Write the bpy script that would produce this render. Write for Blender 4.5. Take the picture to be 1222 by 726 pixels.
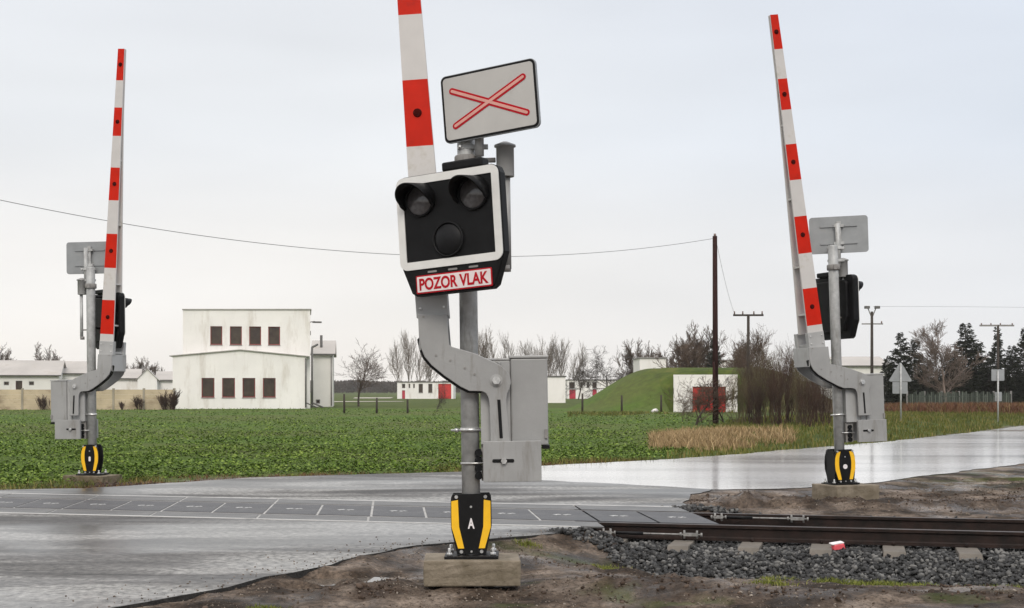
import bpy, bmesh, math, random
import numpy as np
from mathutils import Matrix, Vector
from mathutils.geometry import tessellate_polygon
R = math.radians
random.seed(7); rng = np.random.default_rng(7)
scene = bpy.context.scene
COL = scene.collection
for o in list(bpy.data.objects): bpy.data.objects.remove(o)

# ------------------------------------------------------------------ camera, world, sun, exposure
CAMZ, F, HOR, CX = 1.5, 1650.0, 466.0, 611.0
cam = bpy.data.cameras.new('camera'); camo = bpy.data.objects.new('camera', cam); COL.objects.link(camo)
camo.location = (0, 0, CAMZ); camo.rotation_euler = (R(90), 0, 0)
cam.sensor_width = 36; cam.lens = F/1222*36; cam.shift_y = (HOR-363)/1222; cam.clip_start = .1; cam.clip_end = 20000
scene.camera = camo
SUN_EL, SUN_AZ = 38, 176          # azimuth clockwise from +Y (behind the camera)
w = bpy.data.worlds.new("World"); scene.world = w; w.use_nodes = True
nt = w.node_tree; N = nt.nodes; L = nt.links; N.clear()
out = N.new('ShaderNodeOutputWorld'); bg = N.new('ShaderNodeBackground')
sky = N.new('ShaderNodeTexSky'); sky.sky_type = 'NISHITA'; sky.sun_disc = False
sky.sun_elevation = R(SUN_EL); sky.sun_rotation = R(SUN_AZ)
tc = N.new('ShaderNodeTexCoord'); sep = N.new('ShaderNodeSeparateXYZ'); L.new(tc.outputs['Generated'], sep.inputs[0])
# overcast layer: cloud brightness by height, cooler towards the right, soft streaks
ramp = N.new('ShaderNodeValToRGB'); L.new(sep.outputs['Z'], ramp.inputs[0])
cr = ramp.color_ramp; cr.interpolation = 'EASE'
cr.elements[0].position = 0.0; cr.elements[0].color = (1.0, .955, .905, 1)
cr.elements[1].position = 1.0; cr.elements[1].color = (1.75, 1.70, 1.67, 1)
for p, c in ((.08, (.95, .93, .905)), (.19, (.855, .878, .905)), (.30, (.835, .862, .905)), (.5, (1.25, 1.23, 1.22))):
    e = cr.elements.new(p); e.color = (*c, 1)
mp = N.new('ShaderNodeMapping'); mp.inputs['Scale'].default_value = (2.2, 2.2, 9); L.new(tc.outputs['Generated'], mp.inputs[0])
nz = N.new('ShaderNodeTexNoise'); nz.inputs['Scale'].default_value = 1.1; nz.inputs['Detail'].default_value = 3; L.new(mp.outputs[0], nz.inputs['Vector'])
mr = N.new('ShaderNodeMapRange'); mr.inputs['To Min'].default_value = .91; mr.inputs['To Max'].default_value = 1.07
mr.inputs['From Min'].default_value = .25; mr.inputs['From Max'].default_value = .75; L.new(nz.outputs[0], mr.inputs['Value'])
mx = N.new('ShaderNodeMapRange'); mx.inputs['From Min'].default_value = -.1; mx.inputs['From Max'].default_value = .4; L.new(sep.outputs['X'], mx.inputs['Value'])
cool = N.new('ShaderNodeMix'); cool.data_type = 'RGBA'; cool.inputs[6].default_value = (1, 1, 1, 1); cool.inputs[7].default_value = (.86, .90, .965, 1)
L.new(mx.outputs[0], cool.inputs[0])
m1 = N.new('ShaderNodeMix'); m1.data_type = 'RGBA'; m1.blend_type = 'MULTIPLY'; m1.inputs[0].default_value = 1
L.new(ramp.outputs[0], m1.inputs[6]); L.new(cool.outputs[2], m1.inputs[7])
m2 = N.new('ShaderNodeVectorMath'); m2.operation = 'SCALE'; L.new(m1.outputs[2], m2.inputs[0]); L.new(mr.outputs[0], m2.inputs['Scale'])
m3 = N.new('ShaderNodeVectorMath'); m3.operation = 'SCALE'; m3.inputs['Scale'].default_value = 10*.97; L.new(m2.outputs[0], m3.inputs[0])
m4 = N.new('ShaderNodeMix'); m4.data_type = 'RGBA'; m4.inputs[0].default_value = .97     # 3 % of clear sky shining through
L.new(sky.outputs[0], m4.inputs[6]); L.new(m3.outputs[0], m4.inputs[7])
L.new(m4.outputs[2], bg.inputs[0]); bg.inputs[1].default_value = .103; L.new(bg.outputs[0], out.inputs[0])
sl = bpy.data.lights.new('sun', 'SUN'); so = bpy.data.objects.new('sun', sl); COL.objects.link(so)
sl.energy = 1.7; sl.angle = R(22); sl.color = (1, .93, .84)
so.rotation_euler = (R(90-SUN_EL), 0, R(180-SUN_AZ)); so.location = (0, 0, 60)
vs = scene.view_settings; vs.view_transform = 'Standard'; vs.look = 'None'; vs.gamma = 1; vs.exposure = 0; vs.use_curve_mapping = False

# ------------------------------------------------------------------ helpers
def at(px, py, Y):
    return Vector(((px-CX)/F*Y, Y, CAMZ+(HOR-py)/F*Y))
def gp(px, py, z=0.0):
    Y = (CAMZ-z)*F/(py-HOR); return ((px-CX)/F*Y, Y)
def xa(px, Y): return (px-CX)/F*Y

def vnoise(x, y, seed=0):
    x = np.asarray(x, float); y = np.asarray(y, float)
    xi = np.floor(x).astype(np.int64); yi = np.floor(y).astype(np.int64); fx = x-xi; fy = y-yi
    def h(a, b):
        n = (a*374761393 + b*668265263 + seed*1442695041) & 0xffffffff
        n = ((n ^ (n >> 13))*1274126177) & 0xffffffff
        return ((n ^ (n >> 16)) & 0xffff)/65535.0
    fx = fx*fx*(3-2*fx); fy = fy*fy*(3-2*fy)
    return (h(xi, yi)*(1-fx)+h(xi+1, yi)*fx)*(1-fy)+(h(xi, yi+1)*(1-fx)+h(xi+1, yi+1)*fx)*fy
def fbm(x, y, sc=1., oct=4, seed=0):
    s = 0; a = .5; t = 0
    for i in range(oct):
        s = s+a*vnoise(np.asarray(x)*sc, np.asarray(y)*sc, seed+i); t += a; a *= .5; sc *= 2.1
    return s/t
def sstep(a, b, x):
    t = np.clip((np.asarray(x, float)-a)/(b-a), 0, 1); return t*t*(3-2*t)

def mat(name, col, rough=.6, var=.12, scale=3., metal=0., spec=.5, bump=0., bscale=None, col2=None, detail=5, dirt=None, coord='Object', stretch=None, coat=0., contrast=(.35, .65)):
    m = bpy.data.materials.new(name); m.use_nodes = True; n = m.node_tree.nodes; l = m.node_tree.links
    b = n['Principled BSDF']; b.inputs['Roughness'].default_value = rough; b.inputs['Metallic'].default_value = metal
    b.inputs['Specular IOR Level'].default_value = spec; b.inputs['Coat Weight'].default_value = coat
    t = n.new('ShaderNodeTexCoord'); src = t.outputs[coord]
    if stretch:
        q = n.new('ShaderNodeMapping'); q.inputs['Scale'].default_value = stretch; l.new(src, q.inputs[0]); src = q.outputs[0]
    z = n.new('ShaderNodeTexNoise'); z.inputs['Scale'].default_value = scale; z.inputs['Detail'].default_value = detail; z.inputs['Roughness'].default_value = .6; l.new(src, z.inputs['Vector'])
    r = n.new('ShaderNodeValToRGB'); l.new(z.outputs[0], r.inputs[0])
    c2 = col2 if col2 else tuple(min(1, c*(1+var)) for c in col); c1 = col if col2 else tuple(c*(1-var) for c in col)
    r.color_ramp.elements[0].position = contrast[0]; r.color_ramp.elements[0].color = (*c1, 1)
    r.color_ramp.elements[1].position = contrast[1]; r.color_ramp.elements[1].color = (*c2, 1)
    o = r.outputs[0]
    if dirt:
        z2 = n.new('ShaderNodeTexNoise'); z2.inputs['Scale'].default_value = dirt[1]; z2.inputs['Detail'].default_value = 8; z2.inputs['Roughness'].default_value = .7
        if len(dirt) > 3:
            q2 = n.new('ShaderNodeMapping'); q2.inputs['Scale'].default_value = dirt[3]; l.new(t.outputs[coord], q2.inputs[0]); l.new(q2.outputs[0], z2.inputs['Vector'])
        else: l.new(t.outputs[coord], z2.inputs['Vector'])
        rr = n.new('ShaderNodeMapRange'); rr.inputs['From Min'].default_value = dirt[2]; rr.inputs['From Max'].default_value = dirt[2]+.16; l.new(z2.outputs[0], rr.inputs['Value'])
        mm = n.new('ShaderNodeMix'); mm.data_type = 'RGBA'; mm.inputs[7].default_value = (*dirt[0], 1); l.new(rr.outputs[0], mm.inputs[0]); l.new(o, mm.inputs[6]); o = mm.outputs[2]
    l.new(o, b.inputs['Base Color'])
    if bump:
        z3 = n.new('ShaderNodeTexNoise'); z3.inputs['Scale'].default_value = bscale or scale*4; z3.inputs['Detail'].default_value = 6; l.new(t.outputs[coord], z3.inputs['Vector'])
        bp = n.new('ShaderNodeBump'); bp.inputs['Strength'].default_value = bump; bp.inputs['Distance'].default_value = .02; l.new(z3.outputs[0], bp.inputs['Height']); l.new(bp.outputs[0], b.inputs['Normal'])
    return m
def leafmat(name, c1, c2, rough=.55, scale=.5, c3=None, trans=0.):
    """colour varies per leaf/blade (random per island) and by large patches"""
    m = bpy.data.materials.new(name); m.use_nodes = True; n = m.node_tree.nodes; l = m.node_tree.links
    b = n['Principled BSDF']; b.inputs['Roughness'].default_value = rough; b.inputs['Specular IOR Level'].default_value = .25
    g = n.new('ShaderNodeNewGeometry'); t = n.new('ShaderNodeTexCoord')
    z = n.new('ShaderNodeTexNoise'); z.inputs['Scale'].default_value = scale; z.inputs['Detail'].default_value = 4; l.new(t.outputs['Object'], z.inputs['Vector'])
    ad = n.new('ShaderNodeMath'); ad.operation = 'ADD'; l.new(g.outputs['Random Per Island'], ad.inputs[0]); l.new(z.outputs[0], ad.inputs[1])
    r = n.new('ShaderNodeValToRGB'); mr = n.new('ShaderNodeMapRange'); mr.inputs['From Min'].default_value = .35; mr.inputs['From Max'].default_value = 1.65; l.new(ad.outputs[0], mr.inputs['Value']); l.new(mr.outputs[0], r.inputs[0])
    r.color_ramp.elements[0].color = (*c1, 1); r.color_ramp.elements[1].color = (*(c3 or c2), 1)
    if c3: e = r.color_ramp.elements.new(.6); e.color = (*c2, 1)
    l.new(r.outputs[0], b.inputs['Base Color'])
    return m

def tag(o, label=None, cat=None, group=None, kind=None):
    if label: o['label'] = label
    if cat: o['category'] = cat
    if group: o['group'] = group
    if kind: o['kind'] = kind
    return o
def empty(name, loc=(0, 0, 0), rot=(0, 0, 0)):
    o = bpy.data.objects.new(name, None); COL.objects.link(o); o.location = loc; o.rotation_euler = rot; o.empty_display_size = .2; return o

SPLIT = {'pivot_bolt', 'tube_bracket', 'bell_bracket', 'vent_slot', 'rail_clip', 'light_bracket', 'lock', 'floodlight', 'arm_bracket', 'clamp_block', 'pipe_clamp', 'downpipe', 'base_plate', 'buffer_spring', 'adjusting_bolt'}
class MB:
    def __init__(s): s.bm = bmesh.new(); s.mats = []
    def mi(s, m):
        if m not in s.mats: s.mats.append(m)
        return s.mats.index(m)
    def _fin(s, faces, m, smooth=False):
        i = s.mi(m)
        for f in faces: f.material_index = i; f.smooth = smooth
    def box(s, c, size, m, M=None, taper=None):
        cx, cy, cz = c; a, b, h = [q/2 for q in size]; vs_ = []
        for dz in (-1, 1):
            k = 1 if (taper is None or dz < 0) else taper
            for dx, dy in ((-1, -1), (1, -1), (1, 1), (-1, 1)):
                v = Vector((cx+dx*a*k, cy+dy*b*k, cz+dz*h)); vs_.append(s.bm.verts.new(M @ v if M else v))
        fs = [s.bm.faces.new([vs_[i] for i in q]) for q in ((3, 2, 1, 0), (4, 5, 6, 7), (0, 1, 5, 4), (1, 2, 6, 5), (2, 3, 7, 6), (3, 0, 4, 7))]
        s._fin(fs, m); return s
    def bb(s, x0, x1, y0, y1, z0, z1, m, M=None): return s.box(((x0+x1)/2, (y0+y1)/2, (z0+z1)/2), (abs(x1-x0), abs(y1-y0), abs(z1-z0)), m, M)
    def cyl(s, p0, p1, r0, m, r1=None, seg=20, caps=True, smooth=True, arc=None):
        p0 = Vector(p0); p1 = Vector(p1); r1 = r0 if r1 is None else r1; d = (p1-p0).normalized()
        u = d.cross(Vector((0, 0, 1)) if abs(d.z) < .95 else Vector((1, 0, 0))).normalized(); v = d.cross(u)
        A = []; B = []
        for i in range(seg):
            t = 2*math.pi*i/seg; q = u*math.cos(t)+v*math.sin(t); A.append(s.bm.verts.new(p0+q*r0)); B.append(s.bm.verts.new(p1+q*r1))
        s._fin([s.bm.faces.new((A[i], A[(i+1) % seg], B[(i+1) % seg], B[i])) for i in range(seg)], m, smooth)
        if caps: s._fin([s.bm.faces.new(A[::-1]), s.bm.faces.new(B)], m)
        return s
    def lathe(s, prof, m, c=(0, 0, 0), seg=24, M=None):
        rings = []
        for r, z in prof:
            ring = []
            for i in range(seg):
                t = 2*math.pi*i/seg; v = Vector((c[0]+r*math.cos(t), c[1]+r*math.sin(t), c[2]+z)); ring.append(s.bm.verts.new(M @ v if M else v))
            rings.append(ring)
        for a, b in zip(rings, rings[1:]): s._fin([s.bm.faces.new((a[i], a[(i+1) % seg], b[(i+1) % seg], b[i])) for i in range(seg)], m, True)
        s._fin([s.bm.faces.new(rings[0][::-1]), s.bm.faces.new(rings[-1])], m); return s
    def prism(s, pts, w0, w1, m, M=None, tri=True):
        """2D outline (x,z) extruded along y from w0 to w1"""
        f = lambda x, y, z: (M @ Vector((x, y, z))) if M else Vector((x, y, z))
        A = [s.bm.verts.new(f(x, w0, z)) for x, z in pts]; B = [s.bm.verts.new(f(x, w1, z)) for x, z in pts]; n = len(pts)
        fs = [s.bm.faces.new((A[i], A[(i+1) % n], B[(i+1) % n], B[i])) for i in range(n)]
        e = [s.bm.faces.new(A[::-1]), s.bm.faces.new(B)]
        s._fin(fs+e, m)
        return s
    def ring2(s, outer, inner, w0, w1, m):
        """frame between two outlines with equal counts"""
        n = len(outer); V = [[s.bm.verts.new((x, y_, z)) for x, z in pts] for pts, y_ in ((outer, w0), (inner, w0), (outer, w1), (inner, w1))]
        fs = []
        for i in range(n):
            j = (i+1) % n
            fs += [s.bm.faces.new((V[0][i], V[0][j], V[1][j], V[1][i])), s.bm.faces.new((V[2][j], V[2][i], V[3][i], V[3][j])),
                   s.bm.faces.new((V[0][j], V[0][i], V[2][i], V[2][j])), s.bm.faces.new((V[1][i], V[1][j], V[3][j], V[3][i]))]
        s._fin(fs, m); return s
    def add_mesh(s, me, M, m):
        k = len(s.bm.faces); nv = len(s.bm.verts); s.bm.from_mesh(me); s.bm.verts.ensure_lookup_table(); s.bm.faces.ensure_lookup_table()
        for v in s.bm.verts[nv:]: v.co = M @ v.co
        i = s.mi(m)
        for f in s.bm.faces[k:]: f.material_index = i
        return s
    def pieces(s):
        """separate pieces whose bounds do not touch"""
        seen = {}; isl = []
        for v in s.bm.verts:
            if v in seen: continue
            st = [v]; seen[v] = len(isl); g_ = []
            while st:
                q = st.pop(); g_.append(q)
                for e in q.link_edges:
                    o_ = e.other_vert(q)
                    if o_ not in seen: seen[o_] = len(isl); st.append(o_)
            isl.append(g_)
        bx = [[min(v.co[i] for v in g_)-.003 for i in range(3)]+[max(v.co[i] for v in g_)+.003 for i in range(3)] for g_ in isl]
        par = list(range(len(isl)))
        def f(i):
            while par[i] != i: i = par[i]
            return i
        for i in range(len(isl)):
            for j in range(i):
                if all(bx[i][k] <= bx[j][k+3] and bx[j][k] <= bx[i][k+3] for k in range(3)): par[f(i)] = f(j)
        out_ = {}
        for i, g_ in enumerate(isl): out_.setdefault(f(i), []).extend(g_)
        return list(out_.values())
    def build(s, name, parent=None, M=None, bevel=0, recalc=True, seg=2):
        if name in SPLIT:
            P_ = s.pieces()
            if len(P_) > 1:
                s.bm.verts.index_update(); sets = sorted([[v.index for v in g_] for g_ in P_], key=len, reverse=True); first = None
                for ids in sets:
                    t = MB(); t.bm = s.bm.copy(); t.mats = list(s.mats); t.bm.verts.ensure_lookup_table(); keep = set(ids)
                    bmesh.ops.delete(t.bm, geom=[v for v in t.bm.verts if v.index not in keep], context='VERTS')
                    o_ = t.build_one(name, parent, M, bevel, recalc, seg); first = first or o_
                s.bm.free(); return first
        return s.build_one(name, parent, M, bevel, recalc, seg)
    def build_one(s, name, parent=None, M=None, bevel=0, recalc=True, seg=2):
        if recalc: bmesh.ops.recalc_face_normals(s.bm, faces=s.bm.faces)
        me = bpy.data.meshes.new(name); s.bm.to_mesh(me); s.bm.free()
        for m in s.mats: me.materials.append(m)
        o = bpy.data.objects.new(name, me); COL.objects.link(o)
        if parent: o.parent = parent
        if M is not None: o.matrix_local = M
        if bevel:
            b = o.modifiers.new('bevel', 'BEVEL'); b.width = bevel; b.segments = seg; b.limit_method = 'ANGLE'; b.angle_limit = R(40)
        return o

def npmesh(name, V, Fc, mats, parent=None, smooth=False, mi=None, k=None):
    V = np.asarray(V, np.float32); Fc = np.asarray(Fc, np.int32); k = Fc.shape[1]
    me = bpy.data.meshes.new(name); me.vertices.add(len(V)); me.vertices.foreach_set('co', V.ravel())
    me.loops.add(Fc.size); me.loops.foreach_set('vertex_index', Fc.ravel())
    me.polygons.add(len(Fc)); me.polygons.foreach_set('loop_start', np.arange(0, Fc.size, k, dtype=np.int32))
    me.polygons.foreach_set('loop_total', np.full(len(Fc), k, np.int32))
    if smooth: me.polygons.foreach_set('use_smooth', np.ones(len(Fc), bool))
    for m in (mats if isinstance(mats, list) else [mats]): me.materials.append(m)
    if mi is not None: me.polygons.foreach_set('material_index', np.asarray(mi, np.int32))
    me.update(calc_edges=True); me.validate()
    o = bpy.data.objects.new(name, me); COL.objects.link(o)
    if parent: o.parent = parent
    return o
def rounded(x0, x1, z0, z1, r, n=5):
    p = []
    for cx, cz, a in ((x1-r, z1-r, 0), (x0+r, z1-r, 90), (x0+r, z0+r, 180), (x1-r, z0+r, 270)):
        for i in range(n+1): t = R(a+90*i/n); p.append((cx+r*math.cos(t), cz+r*math.sin(t)))
    return p
def text_mesh(txt):
    c = bpy.data.curves.new('lettering', 'FONT'); c.body = txt; c.align_x = 'CENTER'; c.align_y = 'CENTER'; c.extrude = .004; c.size = 1; c.offset = .03
    o = bpy.data.objects.new('lettering', c); COL.objects.link(o); bpy.context.view_layer.update()
    me = bpy.data.meshes.new_from_object(o.evaluated_get(bpy.context.evaluated_depsgraph_get())); bpy.data.objects.remove(o); bpy.data.curves.remove(c)
    xs = [v.co.x for v in me.vertices]; ys = [v.co.y for v in me.vertices]
    cx, cy = (max(xs)+min(xs))/2, (max(ys)+min(ys))/2; W, H = max(xs)-min(xs), max(ys)-min(ys)
    for v in me.vertices: v.co.x = (v.co.x-cx)/W; v.co.y = (v.co.y-cy)/H
    return me          # unit width and height, in the xy plane

# ------------------------------------------------------------------ materials
M_ = {}
M_['paint'] = mat('grey_machine_paint', (.285, .285, .280), .45, .10, 3, bump=.05, bscale=60, dirt=((.185, .172, .155), 2.2, .53, (3, 3, .45)), contrast=(.3, .7))
M_['paint2'] = mat('lighter_grey_paint', (.345, .345, .34), .45, .10, 3, bump=.04, bscale=60, dirt=((.23, .215, .19), 2.6, .55, (3, 3, .45)))
M_['galv'] = mat('galvanised_steel', (.40, .405, .40), .45, .2, 9, metal=.1, dirt=((.27, .26, .24), 5, .54, (2, 2, .6)))
M_['bolt'] = mat('bolt_steel', (.55, .55, .54), .35, .2, 30, metal=.8)
M_['black'] = mat('black_plastic', (.006, .006, .0065), .5, .3, 6, spec=.18)
M_['blackp'] = mat('black_panel', (.008, .0085, .0095), .55, .25, 5, spec=.15, dirt=((.018, .018, .019), 9, .62))
M_['frame'] = mat('white_frame_foil', (.66, .655, .63), .4, .05, 6, dirt=((.5, .47, .42), 10, .66))
M_['white'] = mat('white_arm_foil', (.52, .50, .48), .4, .05, 4, dirt=((.42, .39, .34), 4, .56))
M_['red'] = mat('red_arm_foil', (.50, .013, .002), .5, .08, 6, spec=.15, dirt=((.33, .012, .006), 5, .56))
M_['redp'] = mat('red_lettering', (.40, .006, .014), .5, .06, 9, spec=.15)
M_['plate'] = mat('plate_white', (.70, .62, .61), .4, .05, 12, dirt=((.6, .45, .44), 20, .66))
M_['board'] = mat('sign_face_grey', (.43, .42, .40), .38, .05, 3, dirt=((.36, .34, .31), 8, .64))
M_['pink'] = mat('cross_inner', (.60, .30, .25), .4, .05, 9)
M_['signback'] = mat('sign_back_aluminium', (.27, .28, .285), .4, .08, 5, metal=.3, dirt=((.3, .29, .28), 9, .6))
M_['yellow'] = mat('yellow_foil', (.84, .47, .006), .5, .06, 9, dirt=((.5, .27, .03), 16, .64))
M_['lens'] = mat('lamp_lens', (.085, .08, .082), .16, .2, 30, coat=.4)
M_['lensd'] = mat('dark_lens', (.008, .008, .009), .45, .2, 30, spec=.2)
M_['rubberd'] = mat('dark_red_lamp', (.05, .004, .003), .85, .2, 20, spec=.08)
M_['conc'] = mat('foundation_concrete', (.13, .105, .07), .85, .2, 4, bump=.5, bscale=40, dirt=((.10, .085, .05), 5, .55), col2=(.24, .20, .15))
M_['rail'] = mat('rusty_rail', (.010, .007, .006), .6, .3, 6, spec=.2, col2=(.026, .015, .012), bump=.2, bscale=50)
M_['railtop'] = mat('worn_rail_head', (.06, .05, .045), .4, .3, 3, spec=.3, stretch=(1, 1, 1))
M_['sleeper'] = mat('concrete_sleeper', (.125, .11, .092), .85, .15, 4, bump=.4, bscale=40, dirt=((.12, .10, .085), 6, .55))
M_['panel'] = mat('crossing_panel_rubber', (.036, .036, .040), .5, .2, 1.6, bump=.3, bscale=80, dirt=((.09, .088, .085), 2.5, .52))
M_['panelo'] = mat('outer_panel_concrete', (.075, .074, .073), .45, .15, 1.8, bump=.3, bscale=60, dirt=((.12, .115, .11), 2.5, .52))
M_['arrow'] = mat('worn_arrow_paint', (.48, .48, .47), .6, .15, 30, dirt=((.10, .10, .10), 20, .5))
M_['kerb'] = mat('pale_kerb', (.46, .455, .44), .7, .12, 3, dirt=((.14, .14, .135), 1.5, .54))
M_['trackbase'] = mat('joint_filler', (.36, .355, .34), .8, .2, 4)
M_['stone'] = leafmat('ballast_stone', (.010, .010, .010), (.045, .045, .045), .7, 3, c3=(.19, .185, .175))
M_['ballast'] = mat('ballast_bed', (.008, .008, .008), .95, .4, 18, bump=1, bscale=40)
M_['wall'] = mat('white_render', (.80, .775, .745), .85, .05, .4, bump=.15, bscale=6, dirt=((.62, .58, .53), .9, .52, (1, 1, .22)))
M_['wall2'] = mat('cream_render', (.70, .68, .64), .85, .05, .5, dirt=((.58, .54, .47), 1, .6, (1, 1, .3)))
M_['roofg'] = mat('pale_corrugated_roof', (.40, .375, .35), .8, .1, .3, dirt=((.33, .30, .26), .6, .55))
M_['roofd'] = mat('dark_roof_edge', (.10, .095, .09), .8, .2, 2)
M_['trim'] = mat('grey_metal_trim', (.22, .21, .20), .6, .15, 3)
M_['trimp'] = mat('pale_metal_trim', (.36, .34, .32), .6, .15, 3)
M_['mossc'] = mat('mossy_concrete', (.10, .075, .04), .9, .3, 5, bump=.5, bscale=40, dirt=((.05, .05, .015), 6, .5), col2=(.19, .155, .11))
M_['winred'] = mat('red_window_frame', (.20, .025, .02), .6, .15, 3)
M_['pane'] = mat('dark_window_pane', (.035, .022, .018), .25, .3, 2, col2=(.06, .045, .03))
M_['doorred'] = mat('red_painted_door', (.48, .018, .014), .7, .15, .8, dirt=((.38, .03, .02), 1.5, .55))
M_['doordk'] = mat('crimson_door', (.40, .015, .04), .6, .15, 1)
M_['slab'] = mat('concrete_fence_slab', (.46, .38, .26), .9, .15, .5, dirt=((.24, .18, .115), .8, .52, (.5, 1, 1)), bump=.3, bscale=8)
M_['slabp'] = mat('concrete_fence_post', (.30, .27, .21), .9, .15, 1)
M_['wood'] = mat('tarred_wood', (.018, .007, .006), .9, .3, 2, spec=.2, stretch=(6, 6, .6), col2=(.035, .013, .011))
M_['wood2'] = mat('weathered_post', (.035, .026, .02), .9, .3, 2)
M_['bark'] = mat('bare_bark', (.045, .033, .026), .9, .3, 3)
M_['barkp'] = mat('pale_twigs', (.13, .105, .085), .9, .2, 1, col2=(.21, .175, .14))
M_['barkb'] = mat('brown_twigs', (.055, .036, .026), .9, .3, 1, col2=(.11, .07, .045))
M_['barkr'] = mat('reddish_twigs', (.032, .016, .011), .9, .3, 1, col2=(.075, .040, .026))
M_['barkg'] = mat('greenish_twigs', (.075, .07, .03), .9, .3, 1, col2=(.12, .09, .045))
M_['birch'] = mat('birch_bark', (.21, .165, .14), .9, .2, 1, col2=(.12, .085, .065))
M_['conifer'] = leafmat('conifer_needles', (.006, .010, .006), (.016, .022, .010), .8, .3, c3=(.035, .034, .014))
M_['dryleaf'] = leafmat('dry_brown_leaves', (.05, .025, .015), (.10, .06, .035), .8, .5)
M_['wire'] = mat('cable', (.16, .16, .17), .6, .1, 2)
M_['insul'] = mat('insulator', (.16, .11, .09), .3, .1, 9)
M_['crop'] = leafmat('crop_leaves', (.030, .054, .007), (.088, .148, .013), .75, .3, c3=(.24, .31, .065))
M_['grass'] = leafmat('verge_grass', (.04, .052, .010), (.105, .118, .02), .8, .8, c3=(.27, .21, .08))
M_['moss'] = leafmat('yellow_green_tufts', (.06, .08, .012), (.16, .18, .03), .8, 1.5, c3=(.34, .30, .10))
M_['dry'] = leafmat('dry_grass', (.13, .085, .04), (.34, .235, .12), .85, 1.2, c3=(.55, .42, .24))
M_['bracken'] = leafmat('russet_growth', (.07, .03, .018), (.15, .07, .04), .85, .6, c3=(.17, .14, .05))
M_['farwood'] = mat('far_wood', (.045, .036, .032), .95, .3, .05, col2=(.09, .07, .055), stretch=(1, 1, 3))
M_['slate'] = mat('green_fence_slat', (.025, .035, .025), .8, .35, 1.2, stretch=(6, 6, .2), col2=(.10, .12, .095), contrast=(.4, .65))
M_['steelgrey'] = mat('fitting_zinc', (.24, .235, .225), .5, .3, 20, dirt=((.07, .055, .045), 25, .5))
M_['markred'] = mat('faded_red_plastic', (.75, .10, .12), .5, .12, 14, dirt=((.6, .3, .3), 20, .62))
M_['markwhite'] = mat('white_plastic', (.72, .68, .68), .5, .08, 14)
M_['clod'] = leafmat('dark_clods', (.020, .013, .008), (.060, .040, .028), .9, 2, c3=(.15, .11, .085))
M_['pebble'] = leafmat('soil_crumbs', (.045, .032, .022), (.15, .12, .095), .9, 2, c3=(.30, .26, .22))

# ------------------------------------------------------------------ ground shape
T = np.array([.970, -.242]); Nn = np.array([.242, .970])        # track direction and the direction across it
def SA(x, y): return x*.242+y*.970, x*.970-y*.242
def fromSA(s, a): return (a*.970+s*.242, -a*.242+s*.970)
NEAR_EDGE = [(-7.5, -2), (-5.6, 4), (-4.6, 6.2)]+[gp(130, 726), gp(240, 706), gp(350, 684), gp(372, 679), gp(430, 663), gp(500, 651), gp(600, 642), gp(680, 635)]
S_IN0, S_IN1 = 14.88, 17.78
pA = fromSA(S_IN0, -2.95)
near_poly = NEAR_EDGE+[pA, fromSA(S_IN0, -16), (-22, 16), (-24, -2)]
FAR_EDGE = [(-14, 19.5), (-10, 20.2), gp(100, 583), gp(200, 577), gp(300, 570), gp(440, 566), gp(550, 563), gp(600, 560), gp(640, 556), gp(720, 552), gp(800, 548), gp(880, 542), gp(950, 536), gp(1060, 527), gp(1150, 517), gp(1222, 508), gp(1300, 503), gp(1400, 499)]
seam = [gp(575, 561), gp(640, 573), gp(740, 577.5), gp(850, 584)]
near_side = [fromSA(S_IN1, -2.0), gp(812, 598), gp(830, 590), gp(850, 584)]
old_edge = [gp(905, 583.5), gp(960, 582), gp(1050, 575), gp(1100, 568), gp(1222, 553), gp(1400, 535), gp(1600, 522)]
far_new = [fromSA(S_IN1, -16), fromSA(S_IN1, -2.0)]+near_side[1:]+seam[:-1][::-1]+[gp(550, 563), gp(440, 566), gp(300, 570), gp(200, 577), gp(100, 583), (-10, 20.2), (-14, 19.5)]
old_poly = [(x_, y_-.35) for x_, y_ in seam[:3]]+[(seam[3][0]-.05, seam[3][1]-.02)]+old_edge+[gp(1400, 499), gp(1300, 503), gp(1222, 508), gp(1150, 517), gp(1060, 527), gp(950, 536), gp(880, 542), gp(800, 548), gp(720, 552), gp(640, 556)]
def rough_poly(poly, step=.25, amp=.05, seed=3):
    P = []
    n = len(poly)
    for i in range(n):
        a = np.array(poly[i]); b = np.array(poly[(i+1) % n]); d = np.linalg.norm(b-a); k = max(1, int(d/step)) if d < 40 else int(d/1.0)
        for j in range(k):
            p = a+(b-a)*j/k
            s_, a_ = SA(*p)
            keep = (abs(s_-S_IN0) < .02 or abs(s_-S_IN1) < .02)
            if not keep:
                q = p*3.1
                p = p+amp*2*np.array([fbm(q[0], q[1], 1, 3, seed)-.5, fbm(q[0], q[1], 1, 3, seed+9)-.5])
            P.append(p)
    return np.array(P)
near_poly, far_new, old_poly = [rough_poly(p, amp=a) for p, a in ((near_poly, .09), (far_new, .10), (old_poly, .14))]
def inside(x, y, poly):
    x = np.asarray(x); y = np.asarray(y); r = np.zeros(x.shape, bool); n = len(poly); j = n-1
    for i in range(n):
        xi, yi = poly[i]; xj, yj = poly[j]
        c = ((yi > y) != (yj > y)) & (x < (xj-xi)*(y-yi)/((yj-yi) if yj != yi else 1e-9)+xi); r ^= c; j = i
    return r
def dist_line(x, y, pts):
    d = np.full(np.shape(x), 1e9)
    for (x0, y0), (x1, y1) in zip(pts, pts[1:]):
        dx, dy = x1-x0, y1-y0; t = np.clip(((x-x0)*dx+(y-y0)*dy)/(dx*dx+dy*dy+1e-9), 0, 1)
        d = np.minimum(d, np.hypot(x-x0-t*dx, y-y0-t*dy))
    return d
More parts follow.
